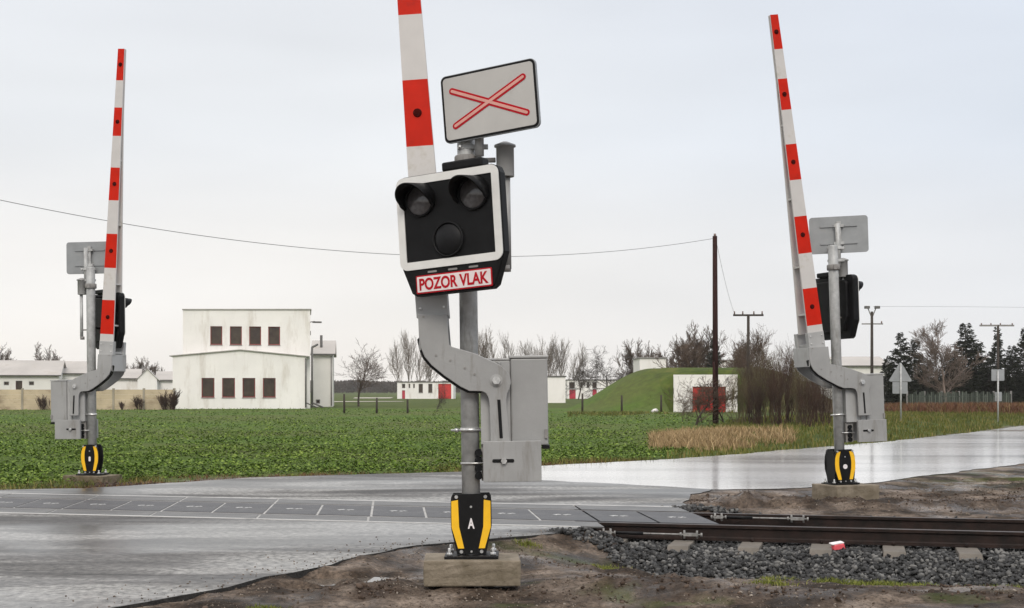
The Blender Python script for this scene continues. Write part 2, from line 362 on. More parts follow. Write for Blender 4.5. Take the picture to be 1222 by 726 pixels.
PUD = [(xa(905, 18.), 18.35, .55, .12), (xa(412, 11.4), 11.35, .42, .30), (xa(378, 11.1), 10.85, .26, .20), (xa(690, 9.75), 9.72, .95, .24)]
def height(x, y, micro=True):
    x = np.asarray(x, float); y = np.asarray(y, float); s, a = SA(x, y)
    z = np.full(x.shape, -.07)
    right = sstep(-3.3, -1.7, a)
    # foreground falls towards the ballast
    z = z-right*.27*sstep(11.3, 13.5, s)*(1-sstep(17.65, 17.95, s))
    z = z-right*.14*sstep(13.3, 14.1, s)*(1-sstep(17.65, 17.9, s))
    z = np.where((a < -2.3) & (s > 14.8) & (s < 17.85), np.minimum(z, -.27), z)
    # far side: slight rise, then field level
    z = z+.07*sstep(40, 90, y)
    # grassy mound with the bunker
    dx = (x-14.6)/11.5; dy = (y-103.5)/13.5; rr = np.sqrt(dx*dx+dy*dy)
    mound = 3.15*(1-sstep(.35, 1.0, rr)); mound = np.where((y < 95.5) & (x > 10.4) & (x < 15.6), 0, mound)
    z = z+mound
    # verge beyond the far road is a bit higher
    z = z+.28*sstep(.3, 4, np.where(y > 24, dist_line(x, y, FAR_EDGE[8:]), 0))*sstep(2, 12, x)*(1-sstep(70, 100, y))
    de = np.where((y > 17) & (y < 45) & (x > 1), dist_line(x, y, near_side[:-1]+seam[3:]+old_edge), 9.)
    z = np.where(de < 3, np.minimum(z, -.03), z)
    dn = np.where((y < 15.5) & (x < 1.2) & (x > -1.9), dist_line(x, y, NEAR_EDGE[5:]), 9.)
    z = np.where(s < 14.86, np.maximum(z, -.02-.9*np.maximum(0, dn-.15)*.25), z)
    dl = np.where((y < 12.5) & (x < -1.2), dist_line(x, y, NEAR_EDGE[:7]), 9.); z = np.where(dl < 2, z*sstep(0, 1.6, dl)-.020*(1-sstep(0, 1.6, dl)), z)
    if micro:
        near = 1-sstep(24, 60, y)
        z = z+near*(.06*(fbm(x, y, 1.3, 4, 11)-.5)+.055*(fbm(x, y, 6, 3, 31)-.5)+.022*(fbm(x, y, 16, 2, 37)-.5))
        # lumps of dug soil beside the foundations and the ballast
        for cx, cy, rx, ry, h in ((-.95, 10.75, .55, .5, .07), (.95, 10.9, .75, .45, .09), (2.6, 10.4, 1.4, .35, .06), (1.3, 12.6, .9, .3, .06), (3.6, 18.7, 1.4, .35, .09), (6.6, 18.6, 2.2, .5, .08), (-6.9, 22.5, 1.6, .3, .06), (9.5, 22.2, 2.6, .7, .08), (2.9, 18.9, .6, .4, .10)):
            q = ((x-cx)/rx)**2+((y-cy)/ry)**2
            z = z+h*np.exp(-q)*(.2+1.6*fbm(x, y, 7, 3, 5))
        z = np.where(de < .9, z*sstep(.2, .9, de)-.014*(1-sstep(.2, .9, de)), z)
        for cx, cy, rx, ry in PUD:
            k_ = np.exp(-(((x-cx)/rx)**2+((y-cy)/ry)**2+.9*(fbm(x, y, 3.5, 3, 140)-.5))**3); z = z*(1-np.clip(k_, 0, 1))+np.clip(k_, 0, 1)*(-.115)
        z = z+.05*(fbm(x, y, .25, 3, 77)-.5)*sstep(24, 30, y)*(1-sstep(60, 100, y))
    return z
def clodzone(x, y):
    v = 0*x
    for cx, cy, rx, ry in ((-.95, 10.6, .5, .35), (.95, 10.75, .8, .35), (2.6, 10.4, 1.6, .3), (1.2, 13.0, 1.0, .35), (4.1, 19.0, 1.8, .5), (6.6, 18.9, 2.6, .6), (9.3, 20.5, 2.6, .9), (2.9, 18.9, .9, .5), (-6.9, 22.3, 2.2, .3), (4.5, 11.6, 1.5, .3), (-1.6, 9.5, .6, .2)): v = np.maximum(v, np.exp(-((x-cx)/rx)**2-((y-cy)/ry)**2))
    return v*(.3+1.2*sstep(.4, .6, fbm(x, y, 3, 3, 130)))
def gz(x, y): return float(height(np.array([x]), np.array([y]))[0])

def axis(segs):
    a = []
    for lo, hi, st in segs: a += list(np.arange(lo, hi, st))
    return a
xp = list(np.arange(-9, 11, .07)); g = .09; v = xp[-1]
while v < 5200: g *= 1.09; v += g; xp.append(v)
xl = []; g = .09; v = -9
while v > -5200: g *= 1.09; v -= g; xl.append(v)
X = np.array(xl[::-1]+xp)
yp = list(np.arange(8.6, 24, .06)); g = .07; v = yp[-1]
while v < 9000: g *= 1.045 if v < 140 else 1.12; v += g; yp.append(v)
yl = []; g = .1; v = 8.6
while v > -400: g *= 1.15; v -= g; yl.append(v)
Y = np.array(yl[::-1]+yp)
GX, GY = np.meshgrid(X, Y); Z = height(GX, GY)
onroad = inside(GX, GY, near_poly) | inside(GX, GY, far_new) | inside(GX, GY, old_poly)
de_ = np.minimum(dist_line(GX, GY, NEAR_EDGE), dist_line(GX, GY, near_side[:-1]+seam[3:]+old_edge))
Z = np.where(onroad, np.minimum(Z, np.where(de_ < .4, -.014, -.09)), Z)
nx, ny = len(X), len(Y)
idx = np.arange(nx*ny).reshape(ny, nx)
Fq = np.stack([idx[:-1, :-1], idx[:-1, 1:], idx[1:, 1:], idx[1:, :-1]], -1).reshape(-1, 4)
V = np.stack([GX, GY, Z], -1).reshape(-1, 3)

# what covers the ground: bare soil 0, grass .., field ..
s_, a_ = SA(GX, GY)
dfar = dist_line(GX, GY, FAR_EDGE)
beyond = (GY > np.interp(GX, [p[0] for p in FAR_EDGE], [p[1] for p in FAR_EDGE]))
n1 = fbm(GX, GY, .9, 4, 21); n2 = fbm(GX, GY, 3.5, 3, 22)
grass = np.where(beyond, sstep(.25, .8, dfar-.7*(GX < -3)+(n1-.5)*1.2), 0.)
grass = np.maximum(grass, sstep(.62, .72, n1*.7+n2*.3)*.5*(1-beyond)*(GY > 10)*(s_ < 13.6)*(a_ > -2.6))
patch = np.exp(-(((GX-2.7)/2.6)**2+((s_-13.2)/.28)**2)); grass = np.maximum(grass, patch*sstep(.35, .6, n2))
patch = np.exp(-(((GX-10.5)/3.)**2+((GY-24)/2.2)**2)); grass = np.maximum(grass, .8*patch*sstep(.4, .6, n2))
field = np.where(beyond & (GY < 118), sstep(.9, 1.6, dfar), 0.)*(1-sstep(0, 4, GX-np.interp(GY, [24, 30, 40, 60, 90, 120], [-1, 2.4, 5.5, 8, 9.5, 5])))
russet = np.exp(-((GY-88)/14)**2)*sstep(15, 22, GX)*1.0
russet = np.maximum(russet, .3*np.exp(-((GY-86)/6)**2)*(GX > 5)*(GX < 16))
def colattr(o, name, arr):
    at_ = o.data.attributes.new(name, 'FLOAT', 'POINT'); at_.data.foreach_set('value', np.asarray(arr, np.float32).ravel())
mg = bpy.data.materials.new('ground_cover'); mg.use_nodes = True
def ground_nodes(m):
    n = m.node_tree.nodes; l = m.node_tree.links; b = n['Principled BSDF']; b.inputs['Specular IOR Level'].default_value = .22; t = n.new('ShaderNodeTexCoord')
    def noise(sc, det=6, rg=.6, st=None):
        z = n.new('ShaderNodeTexNoise'); z.inputs['Scale'].default_value = sc; z.inputs['Detail'].default_value = det; z.inputs['Roughness'].default_value = rg
        if st:
            q = n.new('ShaderNodeMapping'); q.inputs['Scale'].default_value = st; l.new(t.outputs['Object'], q.inputs[0]); l.new(q.outputs[0], z.inputs['Vector'])
        else: l.new(t.outputs['Object'], z.inputs['Vector'])
        return z.outputs[0]
    def rmp(src, *st):
        r = n.new('ShaderNodeValToRGB'); l.new(src, r.inputs[0]); e = r.color_ramp.elements
        while len(e) < len(st): e.new(.5)
        for i, (p, c) in enumerate(st): e[i].position = p; e[i].color = (*c, 1)
        return r.outputs[0]
    def mix(f, a, c):
        q = n.new('ShaderNodeMix'); q.data_type = 'RGBA'; l.new(f, q.inputs[0]); l.new(a, q.inputs[6]); l.new(c, q.inputs[7]); return q.outputs[2]
    def attr(nm):
        q = n.new('ShaderNodeAttribute'); q.attribute_name = nm; return q.outputs['Fac']
    soil = rmp(noise(1.3, 8, .62), (.40, (.022, .0145, .009)), (.47, (.055, .038, .026)), (.55, (.13, .098, .074)), (.68, (.26, .21, .17)))
    grit = rmp(noise(26, 5, .7), (.34, (.30, .28, .26)), (.52, (1, 1, 1)), (.70, (1.5, 1.45, 1.4)))
    mm = n.new('ShaderNodeMix'); mm.data_type = 'RGBA'; mm.blend_type = 'MULTIPLY'; mm.inputs[0].default_value = 1; l.new(soil, mm.inputs[6]); l.new(grit, mm.inputs[7])
    gr = rmp(noise(.8, 8, .65), (.35, (.028, .042, .008)), (.5, (.052, .076, .010)), (.62, (.088, .100, .018)), (.75, (.16, .13, .045)))
    fl = rmp(noise(2.2, 8, .65), (.34, (.052, .066, .012)), (.46, (.060, .102, .012)), (.66, (.10, .160, .018)))
    ru = rmp(noise(.9, 6, .6), (.35, (.05, .026, .016)), (.55, (.10, .058, .035)), (.7, (.14, .12, .045)))
    dg = rmp(noise(9, 6, .7), (.35, (.022, .014, .009)), (.55, (.055, .037, .026)), (.7, (.13, .095, .07)))
    c = mix(attr('dug'), mm.outputs[2], dg); c = mix(attr('grass'), c, gr); fl2 = rmp(noise(.09, 5, .6), (.42, (.085, .075, .030)), (.56, (.055, .10, .012)))
    fm = n.new('ShaderNodeMix'); fm.data_type = 'RGBA'; fm.inputs[0].default_value = .45; l.new(fl, fm.inputs[6]); l.new(fl2, fm.inputs[7])
    c = mix(attr('field'), c, fm.outputs[2]); c = mix(attr('russet'), c, ru)
    l.new(c, b.inputs['Base Color'])
    # damp earth: shinier where the noise is low
    rr = n.new('ShaderNodeMapRange'); rr.inputs['From Min'].default_value = .38; rr.inputs['From Max'].default_value = .55; rr.inputs['To Min'].default_value = .25; rr.inputs['To Max'].default_value = .9
    l.new(noise(.9, 5), rr.inputs['Value'])
    gm = n.new('ShaderNodeMath'); gm.operation = 'MAXIMUM'; l.new(rr.outputs[0], gm.inputs[0]); l.new(attr('grass'), gm.inputs[1]); l.new(gm.outputs[0], b.inputs['Roughness'])
    bp = n.new('ShaderNodeBump'); bp.inputs['Strength'].default_value = .9; bp.inputs['Distance'].default_value = .03; l.new(noise(22, 8, .7), bp.inputs['Height']); l.new(bp.outputs[0], b.inputs['Normal'])
ground_nodes(mg)
go = npmesh('ground', V, Fq, mg, smooth=True); tag(go, kind='structure')
colattr(go, 'dug', np.clip(clodzone(GX, GY)*1.1*(GY < 26), 0, 1)); colattr(go, 'grass', np.clip(grass, 0, 1)); colattr(go, 'field', np.clip(field, 0, 1)); colattr(go, 'russet', np.clip(russet, 0, 1))

# ------------------------------------------------------------------ roads (slabs with a broken edge)
def road_mat(name, c1, c2, c3, r0, r1, wet, streak, STR=(.32, 1.0, 1), BK=1., GR=13, C0=.35, C1=1.9):
    m = bpy.data.materials.new(name); m.use_nodes = True; n = m.node_tree.nodes; l = m.node_tree.links; b = n['Principled BSDF']; t = n.new('ShaderNodeTexCoord')
    q = n.new('ShaderNodeMapping'); q.inputs['Rotation'].default_value = (0, 0, R(streak)); q.inputs['Scale'].default_value = STR; l.new(t.outputs['Object'], q.inputs[0])
    z = n.new('ShaderNodeTexNoise'); z.inputs['Scale'].default_value = .9; z.inputs['Detail'].default_value = 6; z.inputs['Roughness'].default_value = .6; z.inputs['Distortion'].default_value = .6; l.new(q.outputs[0], z.inputs['Vector'])
    f = n.new('ShaderNodeTexNoise'); f.inputs['Scale'].default_value = GR; f.inputs['Detail'].default_value = 9; f.inputs['Roughness'].default_value = .72; l.new(t.outputs['Object'], f.inputs['Vector'])
    r = n.new('ShaderNodeValToRGB'); l.new(z.outputs[0], r.inputs[0]); e = r.color_ramp.elements; e.new(.5)
    for i, (p, c) in enumerate(((.40, c1), (.49, c2), (.58, c3))): e[i].position = p; e[i].color = (*c, 1)
    fr = n.new('ShaderNodeMapRange'); fr.inputs['From Min'].default_value = .38; fr.inputs['From Max'].default_value = .64; fr.inputs['To Min'].default_value = C0; fr.inputs['To Max'].default_value = C1; l.new(f.outputs[0], fr.inputs['Value'])
    sc = n.new('ShaderNodeVectorMath'); sc.operation = 'SCALE'; l.new(r.outputs[0], sc.inputs[0]); l.new(fr.outputs[0], sc.inputs['Scale']); l.new(sc.outputs[0], b.inputs['Base Color'])
    z2 = n.new('ShaderNodeTexNoise'); z2.inputs['Scale'].default_value = .55; z2.inputs['Detail'].default_value = 5; z2.inputs['Distortion'].default_value = .4; l.new(q.outputs[0], z2.inputs['Vector'])
    mr_ = n.new('ShaderNodeMapRange'); mr_.inputs['From Min'].default_value = wet; mr_.inputs['From Max'].default_value = wet+.16; mr_.inputs['To Min'].default_value = r0; mr_.inputs['To Max'].default_value = r1; l.new(z2.outputs[0], mr_.inputs['Value']); l.new(mr_.outputs[0], b.inputs['Roughness'])
    bs = n.new('ShaderNodeMapRange'); bs.inputs['From Min'].default_value = wet; bs.inputs['From Max'].default_value = wet+.16; bs.inputs['To Min'].default_value = .06*BK; bs.inputs['To Max'].default_value = .6*BK; l.new(z2.outputs[0], bs.inputs['Value'])
    bp = n.new('ShaderNodeBump'); bp.inputs['Distance'].default_value = .008; l.new(bs.outputs[0], bp.inputs['Strength']); l.new(f.outputs[0], bp.inputs['Height']); l.new(bp.outputs[0], b.inputs['Normal'])
    return m
M_['asph'] = road_mat('damp_asphalt', (.035, .033, .031), (.085, .081, .076), (.19, .185, .175), .30, .70, .46, 6, (.30, .9, 1))
M_['oldroad'] = road_mat('wet_old_road', (.34, .34, .34), (.56, .555, .55), (.62, .615, .61), .07, .13, .30, -38, (.05, .40, 1), .0, 13, .88, 1.1)
M_['edge'] = mat('broken_asphalt_edge', (.02, .018, .016), .9, .4, 10, bump=1, bscale=30)
def slab(name, polys, zt, thick, m, side=None):
    mb = MB()
    for poly in polys:
        A = [mb.bm.verts.new((p[0], p[1], zt)) for p in poly]; B = [mb.bm.verts.new((p[0], p[1], zt-thick)) for p in poly]
        n = len(A); tri = tessellate_polygon([[Vector((p[0], p[1], 0)) for p in poly]]); fs = [mb.bm.faces.new([A[i] for i in t_]) for t_ in tri]; mb._fin(fs, m)
        for f in fs:
            f.normal_update()
            if f.normal.z < 0: f.normal_flip()
        mb._fin([mb.bm.faces.new((A[i], B[i], B[(i+1) % n], A[(i+1) % n])) for i in range(n)], side or m)
    return tag(mb.build(name, recalc=False), kind='structure')
slab('road', [near_poly, far_new], 0, .16, M_['asph'], M_['edge'])
slab('country_road', [old_poly], -.004, .16, M_['oldroad'], M_['edge'])

# ------------------------------------------------------------------ level crossing panels and track
A0 = -15.0
mb = MB()
def strip(mb, s0, s1, a0, a1, z0, z1, m, skew=0):
    """box along the track; skew shifts the end lines"""
    P = [fromSA(s0, a0), fromSA(s0, a1), fromSA(s1, a1+skew), fromSA(s1, a0+skew)]
    v0 = [mb.bm.verts.new((x, y, z0)) for x, y in P]; v1 = [mb.bm.verts.new((x, y, z1)) for x, y in P]
    fs = [mb.bm.faces.new(v0[::-1]), mb.bm.faces.new(v1)]+[mb.bm.faces.new((v0[i], v0[(i+1) % 4], v1[(i+1) % 4], v1[i])) for i in range(4)]
    mb._fin(fs, m); return mb
strip(mb, 14.9, 17.76, -20, -3.0, -.25, -.002, M_['trackbase'], -.6)
tag(mb.build('crossing_bed'), kind='structure')
for s0, s1 in ((14.885, 14.945), (17.70, 17.765)):
    mb = MB(); strip(mb, s0, s1, -20, -2.95 if s0 < 16 else -2.3, -.2, .006, M_['kerb'])
    tag(mb.build('kerb_strip'), kind='structure')
SK = -.345                      # panel joints lean this much per metre across
def sk(s): return SK*(s-15.5)
pitch = .69
def panel(name, s0, s1, a0, a1, m, arrows, label, group):
    c = fromSA((s0+s1)/2, (a0+a1)/2+sk((s0+s1)/2))
    mb = MB(); g_ = .016
    strip(mb, s0, s1, a0+sk(s0)+g_, a1+sk(s0)-g_, -.013, .004, m, sk(s1)-sk(s0))
    if arrows:
        sm = (s0+s1)/2; am = (a0+a1)/2+sk(sm)
        for d in (-1, 1):
            pts = [(am+d*.12, sm), (am+d*.05, sm+.085), (am+d*.05, sm+.035), (am+d*.012, sm+.035), (am+d*.012, sm-.035), (am+d*.05, sm-.035), (am+d*.05, sm-.085)]
            vv = [mb.bm.verts.new((*fromSA(s, a), .008)) for a, s in pts]; f = mb.bm.faces.new(vv); mb._fin([f], M_['arrow'])
    for v in mb.bm.verts: v.co.x -= c[0]; v.co.y -= c[1]
    o = mb.build(name, recalc=False); o.location = (c[0], c[1], 0)
    bmm = bmesh.new(); bmm.from_mesh(o.data)
    bmesh.ops.recalc_face_normals(bmm, faces=[f for f in bmm.faces if len(f.verts) == 4])
    for f in bmm.faces:
        if len(f.verts) == 7 and f.normal.z < 0: f.normal_flip()
    bmm.to_mesh(o.data); bmm.free()
    return tag(o, label, 'crossing panel', group)
END = -1.45
for i in range(20):
    a1 = END-i*pitch
    where = ('at the open right end', 'second from the open right end', 'third from the open right end')[i] if i < 3 else None
    panel('inner_crossing_panel', 15.60, 16.92, a1-pitch, a1, M_['panel'], True, 'dark rubber panel with white double arrow, '+(where or 'between the rails on the road'), 'inner rubber panels of the crossing')
for row, (s0, s1, e) in enumerate(((14.955, 15.45, -2.86), (17.07, 17.69, -1.45))):
    for i in range(9):
        a1 = e-i*pitch*2
        side = ('near the camera', 'on the far side of the track')[row]
        where = 'last of its row beside the open rail, ' if i == 0 else ''
        panel('outer_crossing_panel', s0, s1, a1-2*pitch, a1, M_['panelo'], False, 'long grey outer panel '+('last beside the open rail, ' if i == 0 else 'of the crossing ')+side, 'outer crossing panels '+side)

prof = [(-.075, -.172), (.075, -.172), (.075, -.160), (.018, -.143), (.010, -.130), (.010, -.045), (.035, -.034), (.036, -.006), (.028, 0), (-.028, 0), (-.036, -.006), (-.035, -.034), (-.010, -.045), (-.010, -.130), (-.018, -.143), (-.075, -.160)]
def rail(s, label):
    mb = MB(); a0, a1 = -20, 26; A = []; B = []
    for ds, z in prof:
        A.append(mb.bm.verts.new((*fromSA(s+ds, a0), z))); B.append(mb.bm.verts.new((*fromSA(s+ds, a1), z)))
    n = len(prof)
    for i in range(n):
        f = mb.bm.faces.new((A[i], A[(i+1) % n], B[(i+1) % n], B[i])); mb._fin([f], M_['railtop'] if i == 8 else M_['rail'])
    mb._fin([mb.bm.faces.new(A[::-1]), mb.bm.faces.new(B)], M_['rail'])
    r = empty('rail'); mb.build('rail_bar', r)
    tag(r, label, 'rail', 'rails of the track'); return r
r1 = rail(15.52, 'dark rusty steel rail nearest to the camera'); r2 = rail(16.995, 'dark rusty steel rail farther from the camera')
# clips on the rails
slp = [ -2.62+.75*i for i in range(36)]
for r_, s in ((r1, 15.52), (r2, 16.995)):
    for a in slp[:14]:
        mb = MB(); 
        for d in (-1, 1):
            p = fromSA(s+d*.095, a); mb.cyl((p[0], p[1], -.17), (p[0], p[1], -.128), .018, M_['rail'], seg=8)
            q = fromSA(s+d*.055, a); mb.cyl((p[0], p[1], -.150), (q[0], q[1], -.146), .012, M_['rail'], seg=6)
        mb.build('rail_clip', r_)
for i, a in enumerate(slp[:24]):
    c = fromSA(16.2, a)
    Mx = Matrix.Translation((c[0], c[1], -.19)) @ Matrix.Rotation(R(-14), 4, 'Z')
    mb = MB(); mb.box((0, 0, -.055), (.25, 2.95, .145), M_['sleeper'], taper=.9)
    o = mb.build('sleeper', bevel=.008); o.matrix_local = Mx
    tag(o, 'concrete sleeper under the rails, '+('next to the crossing panels' if i == 0 else 'in the dark ballast'), 'sleeper', 'concrete sleepers')
# ballast bed and stones
mb = MB()
sect = [(12.9, -.46), (13.5, -.40), (14.2, -.30), (14.75, -.235), (17.75, -.235), (18.0, -.30)]
aa = list(np.arange(-3.6, 26, .3))
rows = [[mb.bm.verts.new((*fromSA(s, a), z+.02*(random.random()-.5)-(.05 if (a < -3.2 and s < 15) else 0))) for s, z in sect] for a in aa]
for ra, rb in zip(rows, rows[1:]):
    for i in range(len(sect)-1): mb._fin([mb.bm.faces.new((ra[i], ra[i+1], rb[i+1], rb[i]))], M_['ballast'])
bo = mb.build('ballast'); tag(bo, kind='structure')
def rocks(name, P, sz, m, flat=.75, seed=1):
    """irregular stones, one mesh"""
    rg = np.random.default_rng(seed); t = (1+5**.5)/2
    iv = np.array([(-1, t, 0), (1, t, 0), (-1, -t, 0), (1, -t, 0), (0, -1, t), (0, 1, t), (0, -1, -t), (0, 1, -t), (t, 0, -1), (t, 0, 1), (-t, 0, -1), (-t, 0, 1)])/1.9
    fi = np.array([(0, 11, 5), (0, 5, 1), (0, 1, 7), (0, 7, 10), (0, 10, 11), (1, 5, 9), (5, 11, 4), (11, 10, 2), (10, 7, 6), (7, 1, 8), (3, 9, 4), (3, 4, 2), (3, 2, 6), (3, 6, 8), (3, 8, 9), (4, 9, 5), (2, 4, 11), (6, 2, 10), (8, 6, 7), (9, 8, 1)])
    n = len(P); base = iv[None]*rg.uniform(.62, 1.15, (n, 12, 1))
    base = base*np.stack([rg.uniform(.7, 1.3, n), rg.uniform(.6, 1.0, n), rg.uniform(.5, .9, n)*flat/.75], -1)[:, None, :]
    a = rg.uniform(0, 6.28, n); b = rg.normal(0, .5, n)
    ca, sa, cb, sb = np.cos(a), np.sin(a), np.cos(b), np.sin(b)
    x = base[..., 0]*cb[:, None]+base[..., 2]*sb[:, None]; zz = -base[..., 0]*sb[:, None]+base[..., 2]*cb[:, None]; y = base[..., 1]
    Vv = np.stack([x*ca[:, None]-y*sa[:, None], x*sa[:, None]+y*ca[:, None], zz], -1)*sz[:, None, None]+P[:, None, :]
    Ff = (fi[None]+12*np.arange(n)[:, None, None]).reshape(-1, 3)
    return npmesh(name, Vv.reshape(-1, 3), Ff, m)
def ballast_points(n, s0, s1, a0, a1):
    s = rng.uniform(s0, s1, n); a = rng.uniform(a0, a1, n)
    z = np.interp(s, [q[0] for q in sect], [q[1] for q in sect])
    lim = -3.15-.8*np.clip((s-13.9)/.5, 0, 1)*(s < 14.86)+.6*(fbm(s, a, 2, 2, 4)-.5)+np.maximum(0, 14.9-s)*.75
    ok = (a > lim); edge = 13.42+.35*(fbm(a, a*0, .9, 3, 9)-.5)+.10*np.maximum(0, a-3); ok &= s > edge
    # leave the sleepers visible
    da = np.abs((a+2.62+.375) % .75-.375); on = (da < .125) & (s > 14.72) & (s < 17.54); ok &= ~(on & (rng.random(n) > .10))
    s, a, z = s[ok], a[ok], z[ok]; x, y = fromSA(s, a); z = np.maximum(z, height(x, y)-.005); return np.stack([x, y, z+rng.uniform(0, .035, len(s))], -1)
P = ballast_points(44000, 13.1, 17.9, -4.2, 9); so_ = rocks('ballast_stones', P, rng.uniform(.016, .040, len(P))*1.02, M_['stone']); tag(so_, 'dark grey crushed ballast stones heaped along the rails', 'ballast', kind='stuff')

# tensioning rods that hold the panels
def tie_rod(s, a0, z, label, flip=False):
    p = lambda a, ds=0, dz=0: (*fromSA(s+ds, a), z+dz)
    c = p(a0); r = empty('panel_tension_rod', c); Mi = Matrix.Translation((-c[0], -c[1], -c[2]))
    def b(mb, nm): 
        mb.bm.transform(Mi); return mb.build(nm, r)
    mb = MB(); mb.cyl(p(a0), p(a0+1.15), .009, M_['steelgrey'], seg=10); b(mb, 'rod')
    mb = MB(); mb.cyl(p(a0+.17), p(a0+.50), .019, M_['black'], seg=12); b(mb, 'rubber_sleeve')
    for o_, ln in ((.02, .14), (.93, .20)):
        mb = MB(); q = p(a0+o_+ln/2)
        mb.box(q, (ln*.8, .034, .034), M_['steelgrey'], M=Matrix.Translation(q) @ Matrix.Rotation(R(-14), 4, 'Z') @ Matrix.Translation((-q[0], -q[1], -q[2])))
        for k in (0, 1):
            w_ = p(a0+o_+.03+k*(ln-.06)); mb.cyl((w_[0], w_[1], w_[2]-.045), (w_[0], w_[1], w_[2]+.045), .012, M_['steelgrey'], seg=8)
        for k in (-.02, ln+.01): mb.cyl(p(a0+o_+k), p(a0+o_+k+.02), .024, M_['steelgrey'], seg=6)
        b(mb, 'clamp_block')
    return tag(r, label, 'rod')
tie_rod(15.36, -2.82, -.10, 'zinc plated tension rod with black sleeve beside the nearer rail')
tie_rod(16.86, -1.72, -.035, 'pale steel tension rod inside the farther rail at the panel end')
mb = MB(); mb.box((0, 0, .045), (.15, .08, .09), M_['markred'], taper=.8); mb.box((-.01, .01, .098), (.15, .07, .016), M_['markwhite'])
o = mb.build('rail_marker', bevel=.006); p = fromSA(15.30, .66); o.location = (xa(1000, 14.75), 14.75, -.235+.01); o.rotation_euler = (R(8), R(-6), R(20))
tag(o, 'small pinkish red and white marker lying at the foot of the nearer rail', 'marker')

# ------------------------------------------------------------------ the barrier machines
def foundation(loc, yaw, label, size=(.76, .56, .24), mt='conc'):
    mb = MB(); mb.box((0, 0, -size[2]/2), size, M_[mt])
    bmesh.ops.subdivide_edges(mb.bm, edges=mb.bm.edges, cuts=5, use_grid_fill=True)
    for v in mb.bm.verts:
        if v.co.z < -.005: v.co += Vector((random.uniform(-1, 1), random.uniform(-1, 1), 0))*.004
    o = mb.build('foundation_block', bevel=.012); o.location = loc; o.rotation_euler = (0, 0, yaw)
    return tag(o, label, 'concrete block')

